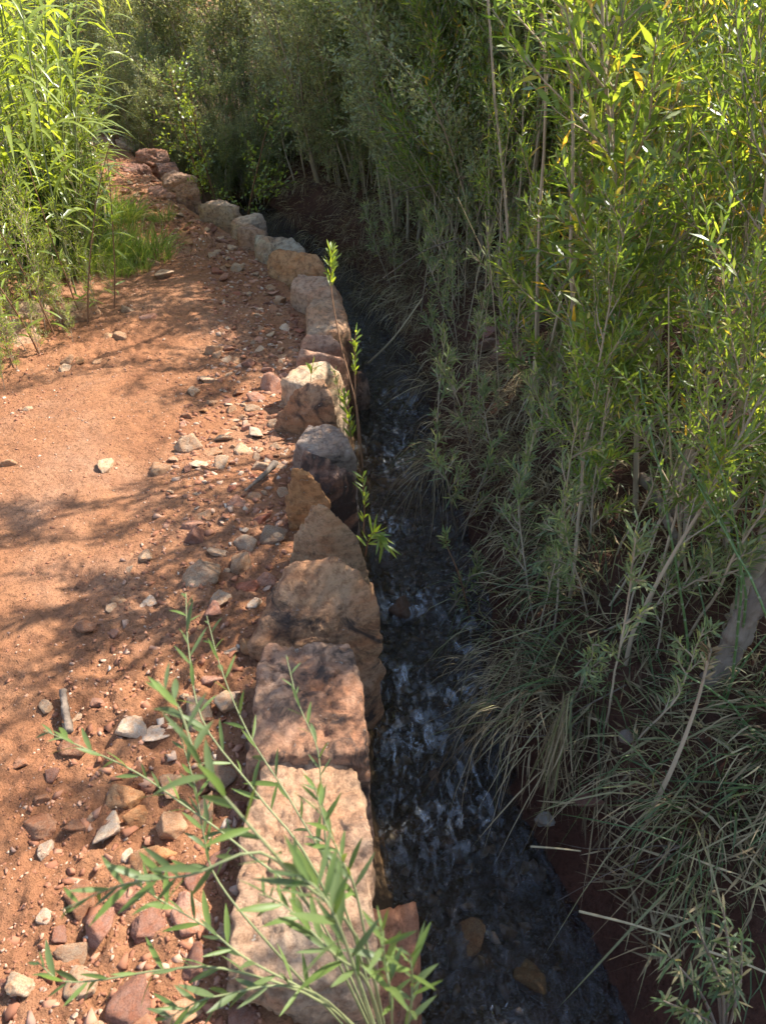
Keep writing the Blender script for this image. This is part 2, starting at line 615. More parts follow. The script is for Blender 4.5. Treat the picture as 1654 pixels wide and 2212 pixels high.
XB = np.maximum(np.interp(YW, YS, XSL), np.array(XW) + .1)
uu = np.concatenate([-np.geomspace(120, 2.6, 26), np.arange(-2.5, -1.9, .025), np.arange(-1.9, .0751, .0095)])
sheet('path', uu, (YW, XW), None, M['path'])
ub = np.concatenate([np.arange(-.06, .8, .016), np.arange(.8, 3, .06), np.geomspace(3, 120, 26)])
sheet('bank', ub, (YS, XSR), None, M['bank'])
YBED = sorted(set(YW + YS))
XBA = np.interp(YBED, YW, XW) + .072
XBB = np.interp(YBED, YS, XSR) - .058
sheet('stream_bed', np.linspace(0, 1, 46), (YBED, XBA), (YBED, XBB), M['bed'])

# water sheet, rippled
yw = np.concatenate([np.arange(.3, 3.8, .0075), np.arange(3.8, 6.5, .018), np.arange(6.5, 9.0, .06)])
YY, UU = np.meshgrid(yw, np.linspace(0, 1, 84), indexing='ij')
A0 = np.interp(YY, YBED, XBA) + .01
B0 = np.interp(YY, YS, XSR) + .12
XX = A0 + (B0 - A0) * UU
turb = .35 + .65 * np.clip(n2(XX, YY, 1.6, 51, 2) * 1.6 + .5, 0, 1)
rap = (np.exp(-((YY - 2.32) / .14) ** 2) + .8 * np.exp(-((YY - 1.72) / .16) ** 2) + .9 * np.exp(-((YY - 2.75) / .1) ** 2))
flow = n2(XX * 2.0, YY * .8, 7, 52, 3)
ZW = WATER_Z + turb * (.024 * flow + .013 * n2(XX + .1 * flow, YY * .7 + .06 * flow, 22, 53, 3) + .0065 * n2(XX, YY, 48, 54, 2)) + rap * .014 * n2(XX, YY, 16, 55, 3)
ZW = ZW + .03 * (1 / (1 + np.exp(-(YY - 2.3) / .05)) + 1 / (1 + np.exp(-(YY - 1.75) / .06)) + 1 / (1 + np.exp(-(YY - 2.8) / .05)) - 1.6)
n, k = YY.shape
i = np.arange(n - 1)[:, None] * k
j = np.arange(k - 1)[None, :]
q = np.stack([i + j, i + j + 1, i + k + j + 1, i + k + j], -1).reshape(-1, 4)
me = mesh_np('stream', np.stack([XX, YY, ZW], -1).reshape(-1, 3), q, None, M['water'], True)
edge = np.clip(np.minimum(UU, 1 - UU) * 8, 0, 1)
spots = 0
for (fx, fy, sx, sy, am) in [(880, 1300, .09, .07, 1.2), (900, 1590, .10, .14, 1.1), (1000, 1370, .06, .12, .8), (840, 1150, .06, .12, .8), (860, 1000, .09, .25, .6), (1000, 1480, .08, .07, .8), (850, 1450, .07, .08, .7), (1040, 1700, .06, .16, .6), (870, 870, .1, .2, .5), (930, 1750, .12, .12, .5)]:
    fp = pix(fx, fy, WATER_Z)
    spots = spots + am * np.exp(-((XX - fp.x) / sx) ** 2 - ((YY - fp.y) / sy) ** 2)
foam = np.clip(spots * 1.0 + .07, 0, 1.2) * edge
fa = me.attributes.new('foam', 'FLOAT', 'POINT')
fa.data.foreach_set('value', foam.ravel().astype(np.float32))
link('stream', me, None, 'structure')


# ------------------------------------------------------------------ rocks
def ico(sub):
    bm = bmesh.new()
    bmesh.ops.create_icosphere(bm, subdivisions=sub, radius=1)
    v = np.array([x.co[:] for x in bm.verts])
    f = np.array([[a.index for a in t.verts] for t in bm.faces])
    bm.free()
    return v, f


ICO = {s: ico(s) for s in (1, 2, 3, 4, 5, 6)}


def hull_planes(pts):
    bm = bmesh.new()
    for p in pts:
        bm.verts.new(p)
    bmesh.ops.convex_hull(bm, input=bm.verts)
    bmesh.ops.recalc_face_normals(bm, faces=bm.faces)
    pl = []
    for f in bm.faces:
        nn = np.array(f.normal[:])
        d = float(np.dot(nn, np.array(f.verts[0].co[:])))
        if d < 0:
            nn, d = -nn, -d
        if f.calc_area() > 1e-8 and d > 1e-5:
            pl.append((nn, d))
    bm.free()
    pl.sort(key=lambda t: t[1])
    keep = []
    for a, b in pl:
        if all(float(a @ k[0]) < .985 for k in keep):
            keep.append((a, b))
    return np.array([a for a, _ in keep]), np.array([b for _, b in keep])


def hull_rock(name, pts, seed, sub=5, p=16, amp=.012, mat=None, chips=3):
    """a weathered block: rounded hull of the corner points plus chips, ledges and grain. returns mesh, centre"""
    pts = np.array([tuple(q) for q in pts], float)
    c = .5 * (pts.min(0) + pts.max(0))
    P = pts - c
    nn, dd = hull_planes(P)
    size = P.max(0) - P.min(0)
    rg = np.random.default_rng(seed)
    v, f = ICO[sub]
    D = unit(v * (size / size.max()) ** .85)
    # a few knocked-off corners
    cn, cd = [], []
    for _ in range(chips):
        a = unit(rg.normal(0, 1, 3) * np.array([1, 1, .8]))
        sup = (P @ a).max()
        cn.append(a)
        cd.append(sup * rg.uniform(.84, .95))
    NN = np.concatenate([nn, np.array(cn).reshape(-1, 3)])
    DD = np.concatenate([dd, np.array(cd)])
    q = np.clip((D @ NN.T) / DD[None, :], 0, None)
    r = (q ** p).sum(1) ** (-1 / p)
    V = D * r[:, None]
    s = size.mean()
    w = V / s
    off = rg.uniform(0, 50, 3)
    lay = V @ unit(np.array([rg.normal(0, .15), rg.normal(0, .15), 1.0]))
    led = vnoise(np.stack([lay / s * 9, np.zeros(len(V)) + off[0], w[:, 0] * .8], 1), seed)
    crack = np.abs(fbm(w * 2.6 + off, seed + 3, 3))
    ww = w + .12 * np.stack([fbm(w * 3 + off + 9 * a_, seed + 20 + a_, 2) for a_ in range(3)], 1)
    bil = np.abs(fbm(ww * 3.4 + off, seed + 7, 3))
    disp = amp * (0.6 * fbm(ww * 2.0 + off, seed, 3) + .8 * (bil - .2) + .75 * fbm(ww * 8 + off, seed + 1, 3) + .55 * fbm(w * 24 + off, seed + 2, 3) + .45 * np.round(led * 2.2) / 2.2 - .7 * np.clip(.06 - crack, 0, 1) / .06)
    V = V + unit(V) * disp[:, None]
    return mesh_np(name, V, None, f, mat, True), Vector(c)


def boulder(pts, color, varn, label, seed, base=-.42, sub=5, p=15, amp=.014, spread=1.06, chips=2, group='boulders lining the stream'):
    """corner points (photo x, y, height); the hidden foot is carried down to base"""
    W = [pix(a_, b_, z_ * (.74 if z_ > 0 else 1)) for a_, b_, z_ in pts]
    c = sum(W, Vector()) / len(W)
    W = [Vector((c.x + (w.x - c.x) * 1.05, c.y + (w.y - c.y) * 1.07, w.z + .012)) for w in W]
    foot = []
    for w in W:
        b = c + (w - c) * spread
        foot.append((b.x, b.y, base))
    me, ce = hull_rock('boulder', [tuple(w) for w in W] + foot, seed, max(sub, 5), p * 3.5, amp * .95, M['rock'], chips)
    o = link('boulder', me)
    o.location = ce
    o.color = (*[min(.8, c_ * 1.2) for c_ in color], varn)
    return tag(o, label, 'boulder', group)


CREAM, TAN, PINK, BROWN, OCHRE, GREY, RED, WHITE, PURP = (.52, .39, .26), (.44, .29, .175), (.47, .27, .19), (.34, .185, .11), (.44, .25, .12), (.42, .32, .22), (.34, .14, .09), (.62, .51, .38), (.28, .155, .115)
G = 'boulders lining the stream'
boulder([(600, 1650, .11), (640, 1630, .12), (735, 1638, .12), (772, 1700, .12), (797, 1960, .13), (795, 2090, .12), (650, 2105, .12), (515, 2095, .11), (512, 1985, .11), (535, 1800, .11), (572, 1705, .11)], (.45, .31, .205), .36, 'long flat cream and pink slab behind the leafy sprigs, nearest in the wall', 3, -.3, 6, 18, .022, 1.0)
boulder([(575, 1404, .18), (655, 1396, .19), (748, 1400, .19), (775, 1470, .17), (789, 1620, .17), (700, 1628, .17), (546, 1638, .16), (546, 1560, .16), (562, 1440, .17)], (.36, .225, .15), .50, 'squared brown block with a flat top and dark patches, between slab and largest boulder', 8, -.42, 6, 18, .020, 1.02)
boulder([(640, 1212, .30), (736, 1214, .30), (778, 1246, .21), (822, 1335, .06), (800, 1465, -.18), (532, 1432, .0), (590, 1287, .09)], (.42, .26, .155), .46, 'largest brown boulder with a sloping face and a black stain', 15, -.42, 6, 14, .017, 1.0)
boulder([(676, 1092, .34), (706, 1099, .33), (766, 1154, .18), (800, 1285, -.15), (630, 1211, .0), (640, 1165, .08)], (.48, .32, .19), .34, 'peaked tan boulder with a black cap, right behind the largest boulder', 21, -.4, 6, 16, .014, 1.0)
boulder([(632, 1018, .30), (665, 1022, .28), (709, 1066, .18), (702, 1118, .0), (622, 1090, .08), (634, 1172, -.08)], OCHRE, .12, 'upright orange shard of rock beside the black-faced boulder', 27, -.2, 6, 12, .014, .92)
boulder([(673, 984, .24), (748, 1008, .2), (766, 1040, .1), (768, 1130, -.12), (648, 1019, .1), (690, 1100, .0)], (.25, .17, .13), .62, 'boulder with a black face behind the orange shard', 33, -.42, 6, 20, .010, 1.0)  # dark tone and many dark patches over the whole stone
boulder([(632, 957, .16), (664, 919, .17), (721, 919, .17), (746, 955, .17), (767, 992, .09), (690, 990, .15), (632, 1010, .0), (768, 1012, .0)], (.34, .265, .215), .34, 'grey speckled boulder with a broad pale top behind the black-faced one', 39, -.42, 6, 18, .013, 1.0)
boulder([(662, 822, .27), (699, 822, .27), (715, 862, .2), (727, 918, .03), (591, 945, -.05), (600, 905, .04)], (.40, .24, .14), .44, 'brown wedge-shaped boulder streaked with shadow in front of a pale one', 45, -.4, 6, 15, .016, 1.0)
boulder([(607, 822, .13), (640, 796, .17), (705, 783, .19), (730, 812, .12), (748, 849, -.05), (605, 872, .0), (660, 835, .15)], (.55, .43, .30), .22, 'pale cream boulder with a white ridge behind the wedge-shaped one', 51, -.4, 5, 15, .012, 1.0)
boulder([(641, 772, .12), (650, 752, .15), (690, 752, .16), (735, 764, .15), (750, 790, .05), (640, 794, .0)], (.47, .30, .21), .2, 'smooth rounded pink boulder right behind the pale cream one', 57, -.4, 5, 9, .012, 1.0, 1)
boulder([(648, 742, .1), (664, 727, .14), (709, 727, .15), (734, 741, .12), (750, 770, .0), (650, 764, .04)], (.44, .27, .185), .24, 'rounded pink boulder, the farther of the pink pair', 63, -.4, 5, 9, .012, 1.0, 1)
boulder([(747, 728, .05), (764, 735, .02), (768, 770, -.1), (770, 800, -.2), (750, 800, -.2)], (.26, .15, .10), .5, 'dark brown block on the stream side of the pink boulders', 69, -.5, 5, 16, .012, 1.0)
boulder([(766, 800, -.2), (790, 812, -.24), (798, 845, -.3), (795, 872, -.36), (768, 865, -.34)], (.24, .16, .12), .5, 'low dark rock standing at the water beside the cream boulder', 70, -.55, 5, 12, .012, 1.02)
boulder([(662, 660, .14), (690, 650, .15), (735, 646, .14), (742, 672, .12), (755, 722, .02), (720, 728, .08), (667, 724, .06)], (.47, .32, .21), .30, 'tan layered slab with ledges behind the pink boulders', 75, -.42, 5, 18, .016, 1.0)
boulder([(628, 625, .12), (644, 597, .18), (699, 600, .18), (733, 616, .16), (737, 645, .08), (690, 655, .1), (657, 663, .02), (627, 656, .0)], (.47, .30, .20), .24, 'pinkish tan boulder with a rounded flank next to the tall sapling', 81, -.42, 5, 15, .014, 1.0)
boulder([(581, 538, .19), (612, 540, .2), (686, 554, .19), (702, 568, .16), (700, 596, .02), (640, 600, .02), (621, 623, -.06), (580, 590, .0)], (.46, .265, .14), .24, 'large angular boulder with an orange front face and a flat tan top', 87, -.42, 5, 20, .013, 1.0)
boulder([(552, 509, .15), (601, 518, .18), (634, 516, .18), (670, 551, .1), (610, 545, .12), (582, 562, .0), (556, 557, .0)], (.40, .33, .25), .36, 'grey weathered boulder partly behind the orange-faced one', 93, -.42, 5, 16, .016, 1.0)
boulder([(513, 496, .15), (542, 489, .17), (575, 502, .15), (553, 531, .0), (521, 528, .0)], (.42, .26, .175), .28, 'brown boulder in the bend of the wall before the grey one', 99, -.42, 5, 16, .014, 1.0)
boulder([(500, 480, .12), (542, 459, .2), (562, 463, .19), (575, 482, .1), (530, 492, .1), (505, 498, .02)], (.50, .37, .27), .18, 'pale boulder with a pointed top in the bend of the wall', 105, -.4, 5, 15, .013, 1.0)
boulder([(431, 444, .13), (477, 432, .18), (520, 450, .16), (523, 463, .1), (493, 479, .0), (435, 468, .0)], (.44, .32, .23), .30, 'big cream boulder behind the small green plant on the path edge', 111, -.35, 5, 16, .016, 1.0)
boulder([(379, 402, .13), (418, 394, .16), (431, 410, .12), (426, 428, .0), (383, 433, .0)], (.36, .23, .165), .38, 'squat brown boulder below the flat grey-brown slab', 117, -.3, 5, 15, .016, 1.0)
boulder([(317, 408, .06), (347, 405, .08), (376, 425, .05), (350, 432, .0), (325, 424, .0)], (.32, .18, .13), .3, 'low brown rock sunk into the far path beside the squat boulder', 118, -.2, 5, 12, .014, 1.0)
boulder([(348, 379, .12), (379, 371, .15), (425, 384, .14), (431, 397, .08), (400, 402, .04), (356, 401, .04)], (.40, .27, .19), .30, 'flat grey-brown slab lying above the squat boulder', 123, -.1, 5, 17, .014, 1.0)
boulder([(294, 333, .16), (304, 324, .19), (360, 327, .19), (364, 348, .08), (330, 358, .03), (298, 350, .05)], (.31, .18, .125), .42, 'dark red-brown boulder with horizontal layers, high at the far bend', 129, -.1, 5, 17, .020, 1.0)
boulder([(340, 358, .10), (379, 354, .13), (387, 371, .06), (345, 376, .03)], (.32, .2, .155), .48, 'dark stained rock under the layered red-brown boulder', 135, -.15, 5, 13, .014, 1.0)
boulder([(296, 369, .08), (311, 354, .14), (328, 368, .08), (324, 384, .0), (299, 383, .0)], (.27, .165, .13), .4, 'small dark upright rock at the far path edge', 141, -.2, 5, 14, .013, 1.0)
boulder([(262, 354, .07), (304, 357, .08), (304, 376, .02), (268, 372, .02)], (.30, .165, .12), .3, 'low reddish rock at the end of the path', 147, -.2, 5, 12, .014, 1.0)
boulder([(252, 306, .14), (272, 298, .18), (327, 299, .18), (331, 314, .1), (288, 325, .04), (256, 318, .05)], (.42, .31, .235), .25, 'farthest large pale boulder of the wall, partly behind reed leaves', 153, -.1, 5, 15, .018, 1.0)
boulder([(196, 300, .14), (232, 297, .17), (248, 305, .14), (238, 318, .05), (200, 314, .05)], (.38, .26, .2), .25, 'far rock showing through the reeds past the wall end', 159, -.1, 4, 14, .016, 1.0)
boulder([(150, 304, .12), (186, 299, .16), (192, 314, .06), (155, 318, .05)], (.42, .31, .24), .2, 'pale rock mostly hidden behind the reeds', 160, -.1, 4, 14, .016, 1.0)
boulder([(803, 1965, -.08), (850, 1960, -.1), (903, 1972, -.14), (900, 2060, -.22), (905, 2200, -.3), (815, 2200, -.18)], (.33, .17, .105), .2, 'reddish rock standing at the water beside the nearest slab', 165, -.56, 5, 15, .013, 1.0)
boulder([(786, 1256, -.1), (803, 1262, -.14), (812, 1290, -.25), (800, 1310, -.3)], (.44, .28, .17), .2, 'small tan rock wedged between largest boulder and water', 166, -.5, 4, 12, .010, 1.0)
GL = 'ledge slabs beside the path'
boulder([(138, 662, .1), (180, 648, .13), (213, 660, .12), (216, 690, .02), (150, 700, .02), (130, 690, .06)], (.46, .31, .19), .12, 'flat tan ledge slab under the leafy stalks beside the path', 171, -.1, 5, 17, .014, 1.0, 2, GL)
boulder([(12, 662, .12), (60, 655, .14), (104, 662, .12), (106, 690, .04), (40, 696, .04)], (.46, .32, .2), .12, 'flat tan ledge slab behind the low greenery, second from the path', 177, -.1, 5, 17, .014, 1.0, 2, GL)
boulder([(-30, 702, .1), (30, 696, .12), (78, 704, .1), (84, 745, .0), (20, 768, .0), (-30, 770, .0)], (.48, .32, .21), .12, 'flat pinkish ledge slab at the frame edge behind the low leafy plants', 183, -.12, 5, 17, .014, 1.0, 2, GL)

# ---- loose stones
SHORT = ['nearest slab', 'squared brown block', 'largest boulder', 'peaked boulder', 'orange shard', 'black-faced boulder', 'grey speckled boulder', 'wedge-shaped boulder', 'pale cream boulder', 'nearer pink boulder', 'farther pink boulder', 'dark brown block', 'low waterside rock',
         'layered tan slab', 'pinkish tan boulder', 'orange-faced boulder', 'grey weathered boulder', 'brown bend boulder', 'pointed pale boulder', 'big cream boulder', 'squat brown boulder', 'sunken brown rock', 'grey-brown slab', 'layered red-brown boulder', 'dark stained rock', 'small upright rock', 'low reddish rock', 'farthest pale boulder']
bo = [o for o in COL.objects if o.name.startswith('boulder')]
bo.sort(key=lambda o: o.name if '.' in o.name else 'a')
BOULD = [(o.location.x, o.location.y, t_) for o, t_ in zip(bo, SHORT)]
SM = []
for s in range(12):
    rg = np.random.default_rng(500 + s)
    pts = unit(rg.normal(0, 1, (10, 3))) * np.array([1, rg.uniform(.6, .9), rg.uniform(.4, .7)]) * .6
    me, _ = hull_rock('stone', pts, 600 + s, 4, 60, .03, M['stone'], 3)
    SM.append(me)
SCOL = [(CREAM, 4), (PINK, 4), (TAN, 4), (RED, 1.6), (PURP, 2.5), (WHITE, 1.4), (GREY, 2.4), (OCHRE, 1.5), (BROWN, 3)]
SP = np.array([w for _, w in SCOL])
SP = SP / SP.sum()
placed = []


def stone(x, y, size, col=None, label=None, mi=None, rot=None, zoff=.12, group='stones in the rubble strip', cat='stone'):
    z = Hs(x, y)
    o = link('stone', SM[mi if mi is not None else int(rng.integers(12))])
    o.location = (x, y, z + size * zoff)
    o.rotation_euler = rot if rot else (rng.normal(0, .3), rng.normal(0, .3), rng.uniform(0, 6.28))
    o.scale = (size, size, size)
    if col is None:
        col = SCOL[int(rng.choice(len(SCOL), p=SP))][0]
    j = rng.uniform(.82, 1.15)
    o.color = tuple(min(1, (c * .84 + d_ * .16) * j * 1.12) for c, d_ in zip(col, (.38, .18, .10))) + (rng.uniform(.0, .28),)
    placed.append((x, y, size))
    tag(o, label, cat, group)
    return o


KEY = [(343, 1006, 52, TAN, 'lone squared tan stone on the middle of the path edge, casting a shadow'),
       (342, 1575, 62, WHITE, 'pale stone above the leafy sprig near the stick'),
       (235, 1782, 80, WHITE, 'chunky white stone beside two brick-like orange stones'),
       (268, 1712, 78, OCHRE, 'brick-like orange stone above the white one'),
       (298, 1752, 66, OCHRE, 'smaller brick-like orange stone touching the white one'),
       (270, 1832, 36, WHITE, 'small bright white stone below the chunky white one'),
       (330, 1840, 88, OCHRE, 'blocky ochre stone just below the brick-like pair'),
       (215, 1985, 90, PURP, 'dark purple stone under the lower leafy branch'),
       (320, 1985, 88, PURP, 'grey-purple stone with a pale flank under the lower branch'),
       (415, 2055, 84, PURP, 'flat purple stone left of the slab under leaves'),
       (150, 2050, 66, GREY, 'grey stone at the foot of the lowest branch'),
       (165, 2110, 84, CREAM, 'pale pink flaky stone at the foot of the lowest branch'),
       (280, 2150, 110, PURP, 'large purple stone lowest in the rubble'),
       (490, 1990, 56, GREY, 'small grey stone against the nearest slab'),
       (475, 1660, 84, GREY, 'grey speckled stone against the squared block'),
       (425, 1535, 84, CREAM, 'pale crusty stone behind the tall sprig'),
       (452, 1460, 64, PINK, 'pinkish stone at the side of the squared block'),
       (433, 1243, 84, CREAM, 'broad pale flat stone in the middle of the rubble strip'),
       (520, 1215, 58, TAN, 'rounded tan stone before the peaked boulder'),
       (575, 1238, 52, PINK, 'rough pink stone leaning on the largest boulder'),
       (532, 1250, 60, RED, 'brick red stone next to the rough pink one'),
       (525, 1165, 52, GREY, 'grey-green stone left of the orange shard'),
       (478, 1183, 50, CREAM, 'creamy angular stone beside the grey-green one'),
       (440, 1108, 42, TAN, 'squared brown stone at the path side of the strip'),
       (523, 965, 46, CREAM, 'pale faceted stone beside the grey speckled boulder'),
       (432, 1000, 36, WHITE, 'bright white chip at the path side of the strip'),
       (478, 998, 42, CREAM, 'cream stone beside the bright white chip'),
       (565, 1000, 40, GREY, 'grey stone leaning at the end of the flat splinter'),
       (566, 1108, 38, RED, 'red cube-shaped stone on the bare dirt patch'),
       (228, 1003, 44, CREAM, 'flat pale stone alone on the bare path'),
       (257, 730, 34, TAN, 'tan stone at the ledge side of the path, casting a shadow'),
       (233, 728, 32, TAN, 'tan stone leaning on its neighbour at the ledge side'),
       (143, 798, 40, CREAM, 'pale flat stone in the small heap by the low plants'),
       (150, 780, 34, TAN, 'tan stone on top of the small heap by the low plants'),
       (218, 775, 30, TAN, 'small tan stone past the heap by the low plants'),
       (170, 782, 30, OCHRE, 'ochre stone at the end of the small heap by the low plants'),
       (320, 688, 40, PINK, 'reddish stone at the shade edge on the ledge side'),
       (280, 668, 36, GREY, 'grey stone in the grass at the shade edge'),
       (352, 590, 50, GREY, 'pale stone lying in the shaded part of the path'),
       (325, 566, 44, TAN, 'shaded tan stone beside the bright grass'),
       (335, 545, 40, PINK, 'shaded pinkish stone beside the bright grass'),
       (90, 1722, 34, BROWN, 'brown clod-like stone on the open dirt'),
       (213, 1515, 34, PINK, 'pink stone right of the dry stick'),
       (40, 1640, 36, BROWN, 'brown stone at the edge of the open dirt'),
       (60, 880, 26, CREAM, 'small pale stone on the sunny path'),
       (20, 1000, 34, TAN, 'tan stone in the row at the edge of the sunny path'),
       (430, 790, 22, BROWN, 'small dark stone alone on the sunny path'),
       (175, 1247, 26, BROWN, 'small clod in the middle of the dirt')]
for k, (px, py, sz, col, lab) in enumerate(KEY):
    w = pix(px, py, .02)
    t = w.y * math.cos(R(PITCH)) + (CAM_H - .02) * math.sin(R(PITCH))
    stone(w.x, w.y, sz / FPX * t * 1.14, col, lab, k % 12, zoff=.02, group='single stones on the path')

cnt = 0
tries = 0
LAB = 'loose %s stone lying in the rubble strip between path and boulders'
while cnt < 290 and tries < 20000:
    tries += 1
    y = .6 + 7.4 * rng.random() ** 1.5
    xw_ = float(np.interp(y, YW, XW))
    wdt = .62 if y < 2 else (.5 if y < 4 else .4)
    off = .13 + wdt * rng.random() ** 1.25
    x = xw_ - off
    if abs(x) > .52 * (y * .82 + .92) + .05:
        continue
    size = float(np.clip(rng.lognormal(math.log(.05), .42), .022, .12)) * (1.25 if y < 1.9 else 1.0 if y < 3 else 1.15)
    if any((x - a) ** 2 + (y - b) ** 2 < (.34 * (size + c)) ** 2 for a, b, c in placed):
        continue
    ci = int(rng.choice(len(SCOL), p=SP))
    cn = ('cream', 'pink', 'tan', 'brick red', 'purple-grey', 'whitish', 'grey', 'ochre', 'brown')[ci]
    stone(x, y, size, SCOL[ci][0], LAB % cn, group='loose %s stones in the rubble strip' % cn, zoff=rng.uniform(-.08, .14))
    cnt += 1

# gravel and crumbs: far too many to count
mb_v, mb_f, mb_c, nv = [], [], [], 0
SHP = []
for k in range(10):
    rg = np.random.default_rng(700 + k)
    bm = bmesh.new()
    for q_ in unit(rg.normal(0, 1, (8, 3))) * rg.uniform(.75, 1.2, (8, 1)):
        bm.verts.new(q_)
    hv = bmesh.ops.convex_hull(bm, input=bm.verts)
    bm.verts.index_update()
    SHP.append((np.array([v_.co[:] for v_ in bm.verts]), np.array([[v_.index for v_ in f_.verts] for f_ in bm.faces])))
    bm.free()
for k in range(22000):
    y = .55 + 8 * rng.random() ** 1.7
    xw_ = float(np.interp(y, YW, XW))
    xl_ = float(np.interp(y, YL, XLF))
    r_ = rng.random()
    if k > 11500:
        y = .6 + 5.5 * rng.random() ** 1.5
        xl_ = float(np.interp(y, YL, XLF))
        x = xl_ + (float(np.interp(y, YW, XW)) - xl_) * rng.random()
        s = np.clip(rng.lognormal(math.log(.0032), .5), .0016, .010)
    elif r_ < (.06 if y < 2.2 else .26):
        x = xw_ - .12 - .5 * rng.random() ** 1.4
        s = rng.uniform(.011, .024)
    elif r_ < .62:
        x = xw_ - .1 - .6 * rng.random() ** 1.3
        s = np.clip(rng.lognormal(math.log(.0052), .5), .0025, .014)
    elif r_ < .74:
        x = xl_ + .35 * rng.random() ** 1.4
        s = np.clip(rng.lognormal(math.log(.007), .5), .003, .02)
    else:
        x = xl_ + (xw_ - xl_) * rng.random()
        s = np.clip(rng.lognormal(math.log(.0038), .45), .002, .01)
    iv, jf = SHP[k % 10]
    vv = iv * np.array([1, rng.uniform(.6, 1), rng.uniform(.5, .8)]) * s
    a = rng.uniform(0, 6.28)
    vv = np.stack([vv[:, 0] * math.cos(a) - vv[:, 1] * math.sin(a), vv[:, 0] * math.sin(a) + vv[:, 1] * math.cos(a), vv[:, 2]], 1)
    mb_v.append(vv + np.array([x, y, -s * .15]))
    mb_c.append(np.full((len(iv), 2), (x, y)))
    mb_f.append(jf + nv)
    nv += len(iv)
V = np.concatenate(mb_v)
cen = np.concatenate(mb_c)
V[:, 2] += H(cen[:, 0], cen[:, 1]) + .001
m, nt, out = nodes_of('gravel_bits')
geo = N(nt, 'ShaderNodeNewGeometry')
c = ramp(nt, geo.outputs['Random Per Island'], [(0, (.19, .08, .045)), (.45, (.28, .12, .065)), (.7, (.33, .165, .10)), (.86, (.42, .27, .18)), (.93, (.24, .14, .1)), (.97, (.44, .32, .22)), (1, (.47, .37, .28))])
p = N(nt, 'ShaderNodeBsdfPrincipled', i_Roughness=.92)
p.inputs['Specular IOR Level'].default_value = .15
nt.links.new(c, p.inputs['Base Color'])
nt.links.new(p.outputs[0], out.inputs[0])
o = link('gravel', mesh_np('gravel', V, None, np.concatenate(mb_f), m), None, 'stuff')
o['label'] = 'fine gravel and dirt crumbs scattered over the path'

# pebbles of the stream bed
bv, bf, nv = [], [], 0
for k in range(1500):
    y = .6 + 4.6 * rng.random() ** 1.2
    a_, b_ = float(np.interp(y, YBED, XBA)), float(np.interp(y, YS, XSR))
    x = a_ + .02 + (b_ - a_ - .02) * rng.random()
    s = np.clip(rng.lognormal(math.log(.012), .55), .005, .04)
    iv, jf = SHP[k % 10]
    an = rng.uniform(0, 6.28)
    vv = iv * np.array([1, rng.uniform(.6, 1), rng.uniform(.4, .7)]) * s
    vv = np.stack([vv[:, 0] * math.cos(an) - vv[:, 1] * math.sin(an), vv[:, 0] * math.sin(an) + vv[:, 1] * math.cos(an), vv[:, 2]], 1)
    bv.append(vv + np.array([x, y, min(-.53 + s * .2, WATER_Z - .012 - s * .4)]))
    bf.append(jf + nv)
    nv += len(iv)
m, nt, out = nodes_of('wet_pebbles')
geo = N(nt, 'ShaderNodeNewGeometry')
c = ramp(nt, geo.outputs['Random Per Island'], [(0, (.10, .055, .03)), (.5, (.2, .11, .05)), (.8, (.3, .17, .08)), (1, (.2, .17, .13))])
p = N(nt, 'ShaderNodeBsdfPrincipled', i_Roughness=.6)
nt.links.new(c, p.inputs['Base Color'])
nt.links.new(p.outputs[0], out.inputs[0])
o = link('stream_pebbles', mesh_np('stream_pebbles', np.concatenate(bv), None, np.concatenate(bf), m), None, 'stuff')
o['label'] = 'brown pebbles covering the bed of the stream'

# stones in and beside the water
for k, (px, py, sz, z, col, lab) in enumerate([
        (860, 1050, 78, -.45, (.36, .2, .09), 'wet orange stone in the stream below the hanging roots'),
        (885, 1080, 60, -.44, (.24, .15, .09), 'wet brown stone at the lip of the little cascade'),
        (835, 1045, 44, -.45, (.38, .22, .08), 'small wet ochre stone upstream of the cascade'),
        (1175, 1772, 46, -.36, (.26, .25, .22), 'grey stone under the hanging straw at the waterline'),
        (1270, 1725, 60, -.22, (.2, .11, .08), 'brown stone stuck in the muddy bank'),
        (870, 1320, 90, -.48, (.16, .11, .08), 'submerged dark stone under the largest ripple'),
        (930, 1690, 80, -.5, (.14, .1, .07), 'submerged stone in the middle of the rapids'),
        (1000, 2040, 110, -.5, (.17, .11, .06), 'submerged brown stone near the lower frame edge'),
        (1150, 2120, 100, -.5, (.15, .10, .05), 'submerged amber stone near the bank'),
        (1350, 1590, 40, -.1, (.3, .24, .2), 'pale stone lodged in the bank grass'),
        (1115, 770, 120, -.02, (.30, .17, .13), 'big pinkish rock leaning on the far bank under the willows'),
        (1060, 745, 60, -.05, (.30, .2, .15), 'pale rock on the far bank beside the big leaning one'),
        (1050, 720, 50, .0, (.26, .15, .12), 'upper reddish rock on the far bank'),
        (1480, 1110, 90, .05, (.34, .26, .22), 'grey rock on the bank beside the bent grey branch'),
        (1300, 590, 70, .1, (.26, .15, .11), 'brown rock in the shade behind the willow stems')]):
    w = pix(px, py, z)
    t = w.y * math.cos(R(PITCH)) + (CAM_H - z) * math.sin(R(PITCH))
    o = link('stone', SM[(k * 5 + 2) % 12])
    o.location = w
    s = sz / FPX * t
    o.scale = (s, s, s)
    o.rotation_euler = (rng.normal(0, .3), rng.normal(0, .3), rng.uniform(0, 6.28))
    o.color = (*col, .25)
    tag(o, lab, 'stone', 'stones in and along the stream')


